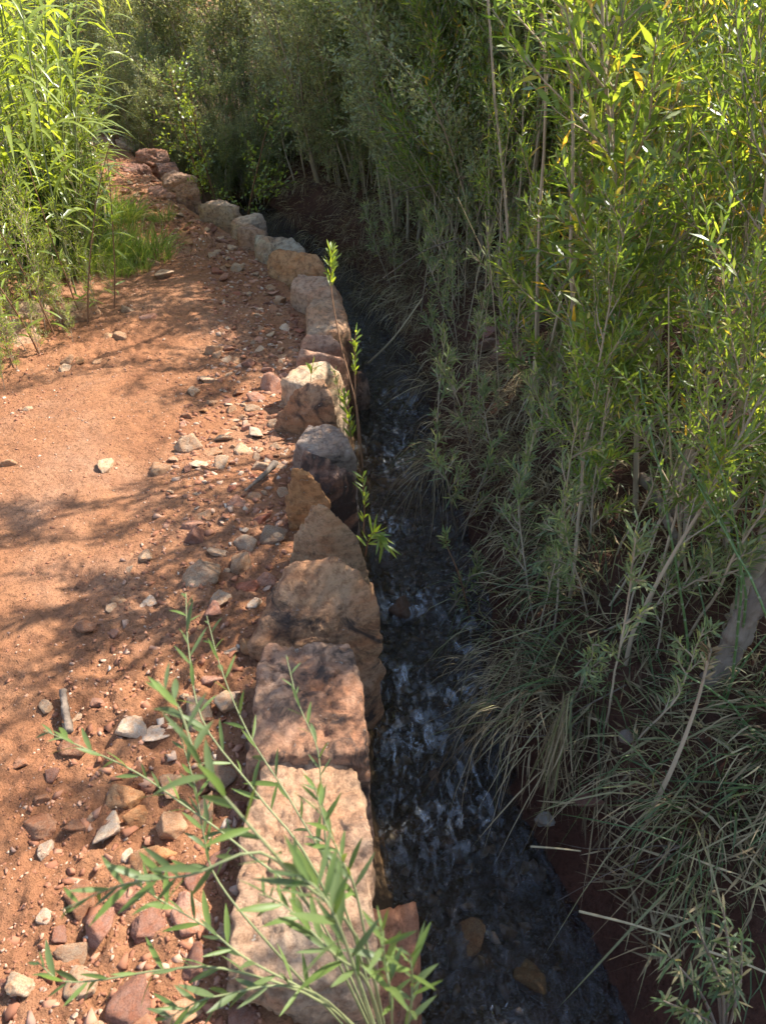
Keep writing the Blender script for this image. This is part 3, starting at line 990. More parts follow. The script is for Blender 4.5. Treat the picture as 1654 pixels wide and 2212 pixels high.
# ------------------------------------------------------------------ plants
def spawn(name, parts, loc, rz=0.0, sc=1.0, tilt=(0, 0), label='', cat='', group=None, own=False):
    t = thing(name, label, cat, loc, (tilt[0], tilt[1], rz), sc, group)
    for (pn, me, kind) in parts:
        link(pn, me.copy() if own else me, t, kind)
    return t


def along(pts, u):
    """points and tangents on a polyline at fractions u"""
    pts = np.asarray(pts)
    n = len(pts)
    f = np.clip(np.asarray(u) * (n - 1), 0, n - 1.0001)
    i = f.astype(int)
    t = (f - i)[:, None]
    return pts[i] * (1 - t) + pts[i + 1] * t, unit(pts[i + 1] - pts[i])


def perp_dirs(tan, ang, spread, rg):
    """directions leaving the stem at angle spread, turned by ang around it"""
    ref = np.where(np.abs(tan[:, 2:3]) > .9, np.array([[1.0, 0, 0]]), np.array([[0, 0, 1.0]]))
    a = unit(np.cross(tan, ref))
    b = np.cross(tan, a)
    s = np.broadcast_to(np.asarray(spread, float), (len(tan),))[:, None]
    return unit(tan * np.cos(s) + (a * np.cos(ang)[:, None] + b * np.sin(ang)[:, None]) * np.sin(s))


def wander(start, d, length, n, bend, rg, lift=0.0):
    p = np.array(start, float)
    d = unit(np.array(d, float))
    out = [p.copy()]
    for k in range(n - 1):
        d = unit(d + rg.normal(0, bend, 3) + np.array([0, 0, lift]))
        p = p + d * length / (n - 1)
        out.append(p.copy())
    return np.array(out)


def make_willow(seed, h=2.6, nbr=26, lmat='willow', leafL=(.055, .095), leafW=.0105, low=.28, spacing=.0125, stemr=.008, brl=(.25, .62), lean=.05, st=3):
    rg = np.random.default_rng(seed)
    sb, lb = MB(), MB()
    main = wander((0, 0, -.05), (rg.normal(0, lean), rg.normal(0, lean), 1), h, 16, .05, rg, .02)
    tube(sb, main, np.linspace(stemr, .002, 16), 6)
    for b in range(nbr):
        u = low + (1 - low) * (b + rg.random()) / nbr
        p0, t0 = along(main, [u])
        d = perp_dirs(t0, rg.uniform(0, 6.28, 1), rg.uniform(.45, .85), rg)[0]
        L = rg.uniform(*brl) * (1.15 - .55 * u)
        br = wander(p0[0], d, L, 8, .09, rg, .06)
        tube(sb, br, np.linspace(.0032, .001, 8), 4)
        twigs = [br]
        for _ in range(2):
            q0, tq = along(br, [rg.uniform(.2, .7)])
            dd = perp_dirs(tq, rg.uniform(0, 6.28, 1), rg.uniform(.4, .7), rg)[0]
            tw = wander(q0[0], dd, L * rg.uniform(.3, .55), 5, .08, rg, .06)
            tube(sb, tw, np.linspace(.0018, .0008, 5), 3)
            twigs.append(tw)
        for tw in twigs:
            LL = np.linalg.norm(np.diff(tw, axis=0), axis=1).sum()
            n = max(5, int(LL / spacing))
            uu_ = np.linspace(.15, 1, n)
            pp, tt = along(tw, uu_)
            ang = np.arange(n) * 2.4 + rg.uniform(0, 6)
            dd = perp_dirs(tt, ang, rg.uniform(.45, .95, n), rg)
            ll = rg.uniform(*leafL, n) * (1.05 - .45 * uu_)
            leaves(lb, pp, dd, ll, leafW * rg.uniform(.75, 1.15, n), rg.uniform(-.05, .3, n), st, False, rg=rg)
    top, tt = along(main, np.linspace(.8, 1, 26))
    leaves(lb, top, perp_dirs(tt, np.arange(26) * 2.4, rg.uniform(.3, .8, 26), rg), rg.uniform(*leafL, 26), leafW, .1, st, rg=rg)
    return [('stem', sb.mesh('willow_stem', M['bark'], True), None), ('foliage', lb.mesh('willow_foliage', M[lmat]), 'stuff')]


WIL = [make_willow(100 + s, h=1.4 + .09 * s, nbr=40 + s, low=.12 + .05 * (s % 3)) for s in range(6)]
WILS = [make_willow(180 + s, h=.8 + .12 * s, nbr=24, low=.15, spacing=.011, stemr=.005, brl=(.15, .36)) for s in range(4)]
WILB = [make_willow(140 + s, h=1.65 + .12 * s, nbr=19, low=.38, stemr=.009) for s in range(3)]


def bank_z(x, y):
    return float(H(np.array([x]), np.array([y]), False)[0])


TAN_EL = math.tan(R(SUN_EL))
SXY = (math.sin(R(SUN_AZ)), math.cos(R(SUN_AZ)))


def lane(x, y):
    y0 = y - (x - .1) / SXY[0] * SXY[1]
    return 3.35 < y0 < 3.75 or 3.95 < y0 < 4.2 or .95 < y0 < 1.25 or 2.2 < y0 < 2.38


def sun_limit(x, y):
    """height a plant may have at (x, y) and still leave the sun on the rocks (or, in two open lanes, on the water)"""
    xw_ = float(np.interp(y - .6, YW, XW)) - .02
    lim = (x - xw_) / SXY[0] * TAN_EL + .05
    y0 = y - (x - .1) / SXY[0] * SXY[1]
    if lane(x, y):
        lim = min(lim, (x - .1) / SXY[0] * TAN_EL - .4)
    return lim


GW = 'willow stems of the thicket on the far bank'
WL = ('slender willow with tan stem and narrow green leaves in the thicket beside the stream',
      'taller bare-stemmed willow with leaves high up in the thicket beside the stream')
npl = 0
pts_w = []
for (px, py) in [(1246, 1212), (1275, 1140), (1310, 1040), (1400, 1300), (1455, 1240), (1475, 1180), (1372, 1372), (1605, 1290), (1180, 900), (1120, 800), (1560, 1210), (1640, 1330), (1000, 470), (1075, 500), (985, 460), (1030, 520), (1520, 1130), (1340, 960)]:
    w = pix(px, py, .02)
    pts_w.append((w.x, w.y, 1))
tries = 0
while len(pts_w) < 120 and tries < 4000:
    tries += 1
    y = rng.uniform(1.25, 7.5)
    sr_ = float(np.interp(y, YS, XSR))
    x = sr_ + .3 + 1.6 * rng.random()
    if y < 2.0 and x < .95:
        continue
    if any((x - a) ** 2 + (y - b) ** 2 < .17 ** 2 for a, b, _ in pts_w):
        continue
    pts_w.append((x, y, 0))
for (x, y, key) in pts_w:
    bare = key or rng.random() < .5
    gz = bank_z(x, y)
    ht = (sun_limit(x, y) - gz) * rng.uniform(.7, 1.02) * (1.0 if y < 4.6 else 1.35)
    if rng.random() < .10:
        ht *= 1.4
    if ht < .45:
        continue
    ht = min(ht, rng.uniform(1.7, 2.2))
    if ht < 1.15:
        mi = int(rng.integers(4))
        pr, h0 = WILS[mi], .8 + .12 * mi
    elif bare:
        mi = int(rng.integers(3))
        pr, h0 = WILB[mi], 1.65 + .12 * mi
    else:
        mi = int(rng.integers(6))
        pr, h0 = WIL[mi], 1.4 + .09 * mi
    bare = bare and ht >= 1.15
    spawn('willow', pr, (x, y, gz), rng.uniform(0, 6.28), ht / h0, (rng.normal(0, .07), rng.normal(-.05, .07)),
          '', 'willow', GW + (' with bare lower stems' if bare else ''), own=True)

# saplings on the bank lip: tufted tips, grey-green
WILT = [make_willow(160 + s, h=2.7 + .2 * s, nbr=13, low=.5, stemr=.009, brl=(.3, .6)) for s in range(3)]
for k, (x, dy) in enumerate([(.45, 2.6), (.36, 3.05), (.42, 3.9), (.6, 4.4), (.75, 2.9), (.55, 4.9), (.6, 1.9), (.62, 2.3), (.9, 2.5), (.8, 5.3), (.7, 5.8)]):
    xx0 = float(np.interp(dy, YS, XSR)) + x
    t = spawn('willow', WILT[k % 3], (xx0, dy, bank_z(xx0, dy)), k * 1.7, 1.0, (rng.normal(0, .05), rng.normal(-.06, .05)), '', 'willow', GW + ' tall and sparse', own=True)

SAP = [make_willow(200 + s, h=.42 + .09 * s, nbr=7, lmat='willow2', leafL=(.035, .06), leafW=.006, low=.4, spacing=.008, stemr=.0035, brl=(.06, .16), lean=.25, st=4) for s in range(5)]
SAPS = [(960, 1120, .0, 'tufted seedling willow at the waterline in front of the hanging grass'), (985, 1040, -.1, 'small willow sapling above the roots hanging into the stream'),
        (1010, 980, -.05, 'willow sapling beside the sunny rapids'), (1060, 1010, .0, 'leafy willow sapling between the stream and first tall stems'),
        (930, 950, -.15, 'thin sapling leaning over the upper rapids'), (1100, 900, .0, 'bright-tipped sapling below the leaning rock'),
        (1180, 1190, .0, 'grey-green sapling on top of the hanging grass'), (1240, 1130, .02, 'sapling with drooping leaves before the bare stems'),
        (1370, 1560, -.05, 'small sapling lit by sun on the dark bank'), (1310, 1480, -.02, 'sapling among the horsetails'),
        (1430, 1380, .0, 'sapling before the bent grey branch'), (1240, 1420, -.05, 'pale sapling with long leaves over the grass bank'),
        (1590, 1180, .1, 'sapling with bright tip beside the leaning trunk'), (1500, 1330, .05, 'slender sapling beside the log'),
        (1040, 800, -.05, 'low willow clump upstream on the bank'), (960, 760, -.1, 'low willow clump where the stream narrows'),
        (900, 640, -.1, 'dusty sapling at the narrow dark channel'), (1000, 690, .0, 'tall sapling with curled tip above the dark channel'),
        (1130, 1080, .0, 'grey sapling in the middle of the dead grass'), (1330, 1250, .05, 'sapling between bare willow stems')]
for k, (px, py, z, lab) in enumerate(SAPS):
    w = pix(px, py, z)
    spawn('sapling', SAP[k % 5], (w.x, w.y, bank_z(w.x, w.y)), rng.uniform(0, 6.28), rng.uniform(.85, 1.3), (rng.normal(0, .12), rng.normal(-.12, .1)), lab, 'sapling', 'saplings on the stream bank')


for k in range(84):
    y = 1.7 + 5.5 * rng.random() ** 1.2
    x = float(np.interp(y, YS, XSR)) + .08 + .55 * rng.random()
    if lane(x, y):
        continue
    spawn('seedling', SAP[k % 5], (x, y, bank_z(x, y)), rng.uniform(0, 6.28), rng.uniform(.6, 1.25), (rng.normal(0, .15), rng.normal(-.15, .12)), '', 'seedling', 'willow seedlings on the bank lip')


# grass tufts
def make_tuft(seed, n, L, W, mat, flop=.5, spread=.05, hang=0.0, st=5):
    rg = np.random.default_rng(seed)
    lb = MB()
    a = rg.uniform(0, 6.28, n)
    r = spread * np.sqrt(rg.random(n))
    base = np.stack([r * np.cos(a), r * np.sin(a), np.zeros(n) - .01], 1)
    fl = rg.uniform(.05, flop, n)
    d = np.stack([np.cos(a) * np.sin(fl) - hang * rg.random(n), np.sin(a) * np.sin(fl) - .25 * hang, np.cos(fl) * (1 - .7 * hang)], 1)
    ll = L * rg.uniform(.45, 1.1, n)
    leaves(lb, base, d, ll, W * rg.uniform(.6, 1.2, n), rg.uniform(.15, .75, n) + hang * .9, st, False, curl=rg.normal(0, .28, n), rg=rg)
    return lb.mesh('grass_blades', M[mat])


TD = [make_tuft(300 + s, 120, .13 + .05 * s, .0045 - .0004 * s, 'dry', 1.5, .22, .45) for s in range(4)]
TG = [make_tuft(320 + s, 60, .26 + .06 * s, .0055 - .0005 * s, 'bgrass', .7, .15, .5) for s in range(4)]
TF = [make_tuft(340 + s, 170, .30, .0045, 'grass', .7, .10, 0) for s in range(3)]
TR = [make_tuft(360 + s, 45, .26, .0025, 'dry', 1.2, .07, .9) for s in range(3)]


def tuft(meshes, x, y, sc, label, group, rz=None, z=None):
    o = link('grass_tuft', meshes[int(rng.integers(len(meshes)))])
    o.location = (x, y, (bank_z(x, y) if z is None else z))
    o.rotation_euler = (rng.normal(0, .15), rng.normal(0, .15), rng.normal(0, .5) if rz is None else rz)
    o.scale = (sc, sc, sc)
    tag(o, label, 'grass', group)


for k in range(180):
    y = 1.0 + 8.0 * rng.random() ** 1.35
    sr_ = float(np.interp(y, YS, XSR))
    x = sr_ + .05 + .85 * rng.random() ** 1.1
    if (y < 1.55 and x < sr_ + .34) or (lane(x, y) and x < sr_ + .6):
        continue
    dry = rng.random() < (.8 if y > 2 else .55)
    tuft(TD if dry else TG, x, y, rng.uniform(.7, 1.25),
         'tuft of dead grey-brown grass drooping down the stream bank' if dry else 'tuft of long green grass drooping down the stream bank',
         'dead grass tufts on the bank' if dry else 'green grass tufts on the bank')
for k, (px, py) in enumerate([(1520, 1620), (1630, 1700), (1600, 1780), (1640, 1600), (1560, 1690), (1620, 1480)]):
    w = pix(px, py, .0)
    tuft(TG, w.x, w.y, rng.uniform(.9, 1.3), 'lush tuft of green grass on the shaded bank near the horsetails', 'lush bank grass')
for k, (px, py) in enumerate([(920, 1010), (945, 1000), (1120, 1480), (1110, 1540), (1100, 1400)]):
    w = pix(px, py, -.18)
    tuft(TR, w.x, w.y, 1.0, 'bundle of dry roots hanging from the undercut bank into the stream', 'hanging root bundles', z=-.16)
lb = MB()
nl = 15000
yy_ = .9 + 7.5 * rng.random(nl) ** 1.5
xx_ = np.interp(yy_, YS, XSR) + .06 + 1.9 * rng.random(nl) ** 1.3
an = rng.uniform(0, 6.28, nl)
leaves(lb, np.stack([xx_, yy_, H(xx_, yy_) + .006 + .03 * rng.random(nl) ** 2], 1), np.stack([np.cos(an), np.sin(an), rng.normal(.02, .18, nl)], 1), rng.uniform(.03, .16, nl), rng.uniform(.003, .009, nl), .05, 3, curl=rng.normal(0, .2, nl))
o = link('leaf_litter', lb.mesh('leaf_litter', M['dry']), None, 'stuff')
o['label'] = 'dead leaves and broken straw covering the bank under the willows'
# straw bundle hanging, sunlit
rg = np.random.default_rng(381)
b0, b1 = pixd(1228, 1485, 2.12), pixd(1165, 1765, 2.18)
nl = 42
lb = MB()
dv = np.array(b1 - b0)
leaves(lb, rg.normal(0, .012, (nl, 3)) + dv * rg.uniform(0, .35, (nl, 1)), unit(dv) + rg.normal(0, .07, (nl, 3)), rg.uniform(.12, .30, nl), rg.uniform(.003, .007, nl), .05, 5, curl=rg.normal(0, .08, nl), rg=rg)
o = link('straw_bundle', lb.mesh('straw_strands', M['dry']), None, None, tuple(b0))
tag(o, 'bleached bundle of straw hanging down over the muddy bank', 'straw')

# bright grass beside the path
for k in range(26):
    u = rng.random()
    y = 4.6 + 1.9 * u
    x = float(np.interp(y, YL, XLF)) + rng.normal(-.14, .13)
    tuft(TF, x, y, rng.uniform(.7, 1.25), 'tuft of bright green grass at the path side below the reeds', 'bright grass at the path side')


# horsetails
def make_horsetail(seed, L):
    rg = np.random.default_rng(seed)
    sb, nb = MB(), MB()
    pts = wander((0, 0, -.02), (rg.normal(0, .22), rg.normal(0, .22), 1), L, 14, .07, rg, -.015)
    tube(sb, pts, np.linspace(.0036, .0022, 14), 6)
    seg = .045
    nn = int(L / seg)
    for k in range(1, nn):
        p, t = along(pts, [k / nn])
        rr = .0040 - .0015 * k / nn
        tube(nb, np.array([p[0] - t[0] * .0025, p[0] + t[0] * .0025]), rr, 6)
    return [('stem', sb.mesh('horsetail_stem', M['horsetail'], True), None), ('nodes', nb.mesh('horsetail_nodes', M['node']), 'stuff')]


HT = [make_horsetail(400 + s, .45 + .09 * s) for s in range(7)]
for k in range(32):
    if k < 20:
        px, py = rng.uniform(1420, 1690), rng.uniform(1440, 1740)
        w = pix(px, py, -.02)
        x, y = w.x, w.y
    else:
        px, py = rng.uniform(1060, 1640), rng.uniform(1020, 1460)
        w = pix(px, py, .0)
        x, y = w.x, w.y
    far = k >= 20
    if x < float(np.interp(y, YS, XSR)) + .38:
        continue
    spawn('horsetail', HT[int(rng.integers(7))], (x, y, bank_z(x, y)), rng.uniform(0, 6.28), rng.uniform(.8, 1.15), (rng.normal(.05, .13), rng.normal(-.05, .12)),
          'jointed green horsetail stem among the bare willow stems' if far else 'jointed green horsetail stem leaning out of the near shaded bank', 'horsetail',
          'horsetails among the willows' if far else 'horsetails on the near bank')


# stand of horsetails on the path side of the reeds
def make_stand(seed, n, hh, rad):
    rg = np.random.default_rng(seed)
    sb = MB()
    for k in range(n):
        a, r = rg.uniform(0, 6.28), rad * math.sqrt(rg.random())
        pts = wander((r * math.cos(a), r * math.sin(a), -.02), (rg.normal(0, .08), rg.normal(0, .08), 1), hh * rg.uniform(.6, 1.1), 6, .04, rg, .0)
        tube(sb, pts, np.linspace(.0042, .003, 6), 4)
    return [('stems', sb.mesh('horsetail_stand', M['horsetail'], True), 'stuff')]


HS = [make_stand(430 + s, 90, .6, .26) for s in range(3)]
for k in range(9):
    y = 3.9 + 2.2 * rng.random()
    x = float(np.interp(y, YL, XLF)) - .45 - .8 * rng.random()
    spawn('horsetail_stand', HS[k % 3], (x, y, bank_z(x, y)), rng.uniform(0, 6.28), rng.uniform(.85, 1.2), (0, 0), 'dense stand of thin green horsetails below the reeds beside the path', 'horsetail', 'horsetail stands below the reeds')

# reeds: every blade is a part
RL = []
for s in range(5):
    rg = np.random.default_rng(450 + s)
    lb = MB()
    leaves(lb, [(0, 0, 0)], [(1, 0, .75)], .36 + .03 * s, .028, .35 + .13 * s, 7, True, .18, curl=np.array([rg.normal(0, .1)]), rg=rg)
    RL.append(lb.mesh('reed_leaf', M['reed'], True))


def reed(x, y, hh, label, group, tilt, rz):
    rg = np.random.default_rng(int(rng.integers(1e9)))
    t = thing('reed', label, 'reed', (x, y, bank_z(x, y)), (tilt[0], tilt[1], rz), 1.0, group)
    sb = MB()
    pts = wander((0, 0, -.05), (rg.normal(0, .04), rg.normal(0, .04), 1), hh, 12, .025, rg)
    tube(sb, pts, np.linspace(.006, .0025, 12), 6)
    link('stem', sb.mesh('reed_stem', M['greystem'], True), t)
    nl = int(hh / .085)
    for k in range(nl):
        u = .22 + .78 * k / nl
        p, tn = along(pts, [u])
        lf = link('leaf', RL[int(rg.integers(5))], t, None, tuple(p[0]))
        lf.rotation_euler = (0, rg.normal(-.15 - .3 * (u > .85), .2), k * math.pi + rg.normal(0, .5))
        s = rg.uniform(.7, 1.15) * (1.0 if u < .85 else .75)
        lf.scale = (s, s, s)
    return t


for k in range(58):
    y = 3.9 + 4.6 * rng.random()
    x = float(np.interp(y, YL, XLF)) - (.28 if y < 6.2 else .5) - 1.0 * rng.random()
    reed(x, y, rng.uniform(1.7, 2.5), 'tall reed with long arching yellow-green blades, in the sunlit stand beside the path', 'reeds beside the path',
         (rng.normal(.02, .07), rng.normal(.08, .07)), rng.uniform(0, 6.28))
for k in range(22):
    y = 4.4 + 1.7 * rng.random()
    x = float(np.interp(y, YL, XLF)) - .15 - .3 * rng.random()
    reed(x, y, rng.uniform(1.0, 1.9), 'tall reed', 'reeds beside the path', (rng.normal(.02, .08), rng.normal(.1, .08)), rng.uniform(0, 6.28))
w = pix(215, 420, .05)
for k, (dx, dy, lab) in enumerate([(-.1, .1, 'reed arching out furthest over the path'), (-.25, -.3, 'reed leaning over the path below the furthest one')]):
    reed(w.x + dx, w.y + dy, 2.0, lab, 'reeds beside the path', (.0, .28), .3)

# leafy stalks beside the path (large leaves are parts)
FL = []
for s in range(4):
    rg = np.random.default_rng(470 + s)
    lb = MB()
    leaves(lb, [(0, 0, 0)], [(1, 0, .5)], .10 + .008 * s, .013, .2 + .12 * s, 7, True, .2, rg=rg)
    FL.append(lb.mesh('forb_leaf', M['forb'], True))
STK = [(85, 760, 1.05, 'tallest leafy stalk with paired lance leaves at the ledge slabs'), (190, 700, 1.0, 'leafy stalk rising from the tan ledge slab'), (178, 690, .9, 'slender leafy stalk behind the one on the tan slab'),
       (245, 660, .85, 'leafy stalk with drooping leaves beside the bright grass'), (120, 720, .8, 'shorter leafy stalk between the ledge slabs'), (30, 790, .95, 'leafy stalk nearest the frame edge at the low plants')]
for k, (px, py, hh, lab) in enumerate(STK):
    rg = np.random.default_rng(480 + k)
    w = pix(px, py, .02)
    t = thing('leafy_stalk', lab, 'plant', (w.x, w.y, bank_z(w.x, w.y)), (rg.normal(0, .05), rg.normal(.04, .05), rg.uniform(0, 6)), 1, 'leafy stalks at the ledge')
    sb = MB()
    pts = wander((0, 0, -.03), (rg.normal(0, .06), rg.normal(0, .06), 1), hh, 10, .04, rg)
    tube(sb, pts, np.linspace(.005, .002, 10), 6)
    link('stem', sb.mesh('stalk', M['twig'], True), t)
    nl = int(hh / .032)
    for i_ in range(nl):
        u = .12 + .88 * i_ / nl
        p, _ = along(pts, [u])
        lf = link('leaf', FL[int(rg.integers(4))], t, None, tuple(p[0]))
        lf.rotation_euler = (rg.normal(0, .2), rg.normal(-.1, .25), i_ * 2.4 + rg.normal(0, .3))
        s = rg.uniform(.75, 1.15) * (1 if u < .85 else .65)
        lf.scale = (s, s, s)

# bushy greenery under the reeds
BUSH = [make_willow(520 + s, h=.75 + .12 * s, nbr=22, lmat='forb', leafL=(.03, .055), leafW=.007, low=.1, spacing=.010, stemr=.004, brl=(.12, .3), lean=.15) for s in range(3)]
for k in range(44):
    y = 3.5 + 4.4 * rng.random()
    x = float(np.interp(y, YL, XLF)) - .2 - .95 * rng.random()
    spawn('leafy_bush', BUSH[k % 3], (x, y, bank_z(x, y)), rng.uniform(0, 6.28), rng.uniform(.7, 1.3), (rng.normal(0, .1), rng.normal(0, .1)), 'small-leaved bright green bush filling the stand under the reeds', 'bush', 'bright bushes under the reeds')
for k in range(14):
    y = 3.3 + 1.5 * rng.random()
    x = float(np.interp(y, YL, XLF)) - .02 - .34 * rng.random()
    spawn('leafy_bush', BUSH[k % 3], (x, y, bank_z(x, y)), rng.uniform(0, 6.28), rng.uniform(.35, .75), (rng.normal(0, .1), rng.normal(0, .1)), '', 'bush', 'bright bushes under the reeds')
LOWS = [(40, 800, 'low leafy plant at the frame edge by the small heap of stones'), (90, 770, 'low leafy plant beside the pinkish ledge slab'), (10, 840, 'lowest leafy plant where the path meets the frame edge'), (140, 720, 'low leafy plant between the two ledge slabs'), (160, 745, 'small plant in front of the tan ledge slab'), (60, 740, 'low plant growing over the pinkish ledge slab'), (-10, 790, 'low plant half out of view at the frame edge'), (215, 690, 'small plant at the path end of the tan ledge slab'), (110, 690, 'low plant behind the gap between the ledge slabs'), (250, 640, 'low plant before the bright grass')]
for k, (px, py, lab) in enumerate(LOWS):
    w = pix(px, py, .0)
    spawn('low_plant', BUSH[k % 3], (w.x, w.y, bank_z(w.x, w.y)), k * 1.3, .42, (0, 0), lab, 'plant', 'low plants at the ledge')

# ---- background shrubs
def make_shrub(seed, h, nst, mat, leafL=.05, leafW=.017, dens=1.25, stemmat='bark', low=.25):
    rg = np.random.default_rng(seed)
    sb, lb = MB(), MB()
    for s in range(nst):
        a = rg.uniform(0, 6.28)
        r = .22 * math.sqrt(rg.random())
        main = wander((r * math.cos(a), r * math.sin(a), -.05), (math.cos(a) * .22, math.sin(a) * .22, 1), h * rg.uniform(.75, 1.08), 12, .06, rg)
        tube(sb, main, np.linspace(.013, .003, 12), 5)
        for b in range(int(17 * dens)):
            u = low + (1 - low) * rg.random() ** .8
            p0, t0 = along(main, [u])
            d = perp_dirs(t0, rg.uniform(0, 6.28, 1), rg.uniform(.5, 1.1), rg)[0]
            L = rg.uniform(.2, .5)
            br = wander(p0[0], d, L, 6, .12, rg, .05)
            tube(sb, br, np.linspace(.003, .001, 6), 3)
            n = int(46 * dens)
            pp, tt = along(br, rg.uniform(.1, 1, n))
            pp = pp + rg.normal(0, .03, (n, 3))
            leaves(lb, pp, unit(tt + rg.normal(0, .75, (n, 3))), leafL * rg.uniform(.6, 1.25, n), leafW * rg.uniform(.7, 1.2, n), .1, 2, rg=rg)
    return [('stem', sb.mesh('shrub_stems', M[stemmat], True), 'stuff'), ('foliage', lb.mesh('shrub_foliage', M[mat]), 'stuff')]


SH = [make_shrub(600 + s, 1.55 + .12 * s, 8, 'shrub', .042, .014, low=.04 + .03 * s) for s in range(4)]
SHW = [make_shrub(620 + s, 1.75, 8, 'willow2', .06, .012, 1.25, low=.05) for s in range(2)]
for k in range(86):
    if k < 50:
        x = -5.6 + 8.2 * (k % 25 + rng.random()) / 25
        y = float(np.interp(x, [-6, -3.2, -2.4, -1.6, -.6, 1, 3], [11.8, 9.9, 9.1, 8.9, 9.0, 9.2, 9.4])) + (0 if k < 25 else .8) + .5 * rng.random()
    else:
        y = rng.uniform(5.0, 9.0)
        x = float(np.interp(y, YS, XSR)) + .3 + 1.5 * rng.random() ** 1.2
    sp = SHW[k % 2] if (k % 4 == 3) else SH[k % 4]
    spawn('shrub', sp, (x, y, bank_z(x, y)), rng.uniform(0, 6.28), (rng.uniform(.42, .75) if k < 25 else rng.uniform(.95, 1.25)) if k < 50 else min(1.5, .38 + .62 * (x - float(np.interp(y, YS, XSR)))) * rng.uniform(.85, 1.2) * (1.0 if k % 5 else 1.5), (rng.normal(0, .06), rng.normal(0, .06)),
          ('grey-green shrub in the dense wall of brush behind the path bend' if k < 50 else 'dusty green shrub on the bank above the dark channel'), 'shrub',
          'brush wall behind the bend' if k < 50 else 'shrubs above the dark channel')
for k in range(16):
    x = -3.0 + 2.4 * (k + rng.random()) / 16
    y = float(np.interp(x, [-3.2, -2.4, -1.6, -.6], [9.5, 8.75, 8.5, 8.6])) + .35 * rng.random()
    spawn('shrub', SHW[k % 2] if k % 3 else SH[k % 4], (x, y, bank_z(x, y)), rng.uniform(0, 6.28), rng.uniform(.3, .55), (rng.normal(0, .08), rng.normal(0, .08)), '', 'shrub', 'low shrubs behind the far boulders')
# brush behind the reeds
for k in range(14):
    y = 5.0 + 6 * rng.random()
    x = float(np.interp(y, YL, XLF)) - 2.0 - 1.6 * rng.random()
    spawn('shrub', SH[k % 4], (x, y, bank_z(x, y)), rng.uniform(0, 6.28), rng.uniform(.9, 1.2), (0, 0), 'dusty shrub standing behind the reed stand', 'shrub', 'shrubs behind the reeds')

# young tree sapling before the brush wall, and sprigs on the wall
w = pix(470, 425, .05)
spawn('sapling', make_shrub(650, 1.4, 3, 'forb', .04, .018, .8, 'twig', .1), (w.x + .1, w.y + .15, bank_z(w.x, w.y)), 0, 1, (0, 0), 'fresh green young tree standing behind the big cream boulder', 'sapling')
w = pix(485, 470, 0)
spawn('small_plant', SAP[1], (w.x, w.y, Hs(w.x, w.y)), 0, .55, (0, 0), 'small dark green plant before the big cream boulder', 'plant')


# slender stalks rising by the boulders
def stalk(name, ctrl, leafzone, nleaf, lab, mat, leafL, leafW, r0=.004, stemmat='twig', seed=0):
    rg = np.random.default_rng(seed)
    pts = curve_pts([tuple(c) for c in ctrl], 18)
    b = Vector(pts[0])
    t = thing(name, lab, 'plant', b)
    sb, lb = MB(), MB()
    loc = pts - np.array(b)
    tube(sb, loc, np.linspace(r0, r0 * .4, 18), 5)
    u = rg.uniform(leafzone[0], leafzone[1], nleaf)
    pp, tt = along(loc, u)
    dd = perp_dirs(tt, rg.uniform(0, 6.28, nleaf), rg.uniform(.35, .9, nleaf), rg)
    leaves(lb, pp, dd, leafL * rg.uniform(.7, 1.2, nleaf), leafW * rg.uniform(.8, 1.2, nleaf), rg.uniform(-.1, .35, nleaf), 5, True, .15, rg=rg)
    link('stem', sb.mesh('stalk', M[stemmat], True), t)
    link('foliage', lb.mesh('stalk_leaves', M[mat], True), t, 'stuff')
    return t


stalk('slender_stalk', [pixd(783, 1010, 3.3), pixd(770, 880, 3.2), pixd(735, 740, 3.15), pixd(715, 620, 3.1), pixd(716, 540, 3.05)], (.74, 1), 46, 'tall thin stalk with bright leafy tip rising beside the wall', 'forb', .05, .009, .0045, seed=1)
stalk('slender_stalk', [pixd(775, 960, 3.3), pixd(768, 860, 3.25), pixd(766, 780, 3.2), pixd(768, 715, 3.15)], (.5, 1), 30, 'shorter stalk with bright leaves beside the tall thin stalk', 'forb', .045, .008, .004, seed=2)
stalk('slender_stalk', [pixd(790, 1200, 2.75), pixd(795, 1170, 2.65), pixd(810, 1150, 2.6), pixd(828, 1175, 2.6)], (.2, 1), 26, 'dark leafy sprig drooping over the water behind the peaked boulder', 'forb', .075, .012, .003, seed=3)
stalk('slender_stalk', [pixd(785, 1150, 2.85), pixd(787, 1090, 2.8), pixd(783, 1030, 2.75)], (.1, 1), 26, 'leafy sprig beside the black-faced boulder at the water', 'forb', .05, .009, .003, seed=4)
stalk('slender_stalk', [pixd(760, 960, 3.2), pixd(752, 900, 3.15), pixd(742, 850, 3.1)], (.1, 1), 40, 'bright sprig growing between the wedge boulder and the water', 'forb', .05, .011, .003, seed=5)
stalk('slender_stalk', [pixd(668, 850, 3.3), pixd(672, 815, 3.25), pixd(675, 790, 3.2)], (.4, 1), 9, 'tiny seedling with one bright leaf on the pale boulder', 'forb', .055, .011, .002, seed=6)
stalk('slender_stalk', [pixd(735, 870, 3.35), pixd(728, 830, 3.3), pixd(722, 800, 3.25)], (.0, 1), 50, 'wispy grey-green sprig behind the wedge boulder', 'willow2', .035, .004, .002, seed=7)
stalk('slender_stalk', [pixd(1015, 1330, 2.9), pixd(990, 1240, 2.75), pixd(965, 1180, 2.65), pixd(962, 1150, 2.6)], (.6, 1), 42, 'leafy twig bent out over the rapids', 'willow2', .04, .006, .004, seed=8)
stalk('slender_stalk', [pixd(1395, 1770, 2.0), pixd(1450, 1660, 1.85), pixd(1500, 1530, 1.75), pixd(1535, 1400, 1.65)], (.82, 1), 34, 'thick brown stem leaning across the bank with a withered tip', 'dry', .04, .007, .007, 'bark', seed=9)


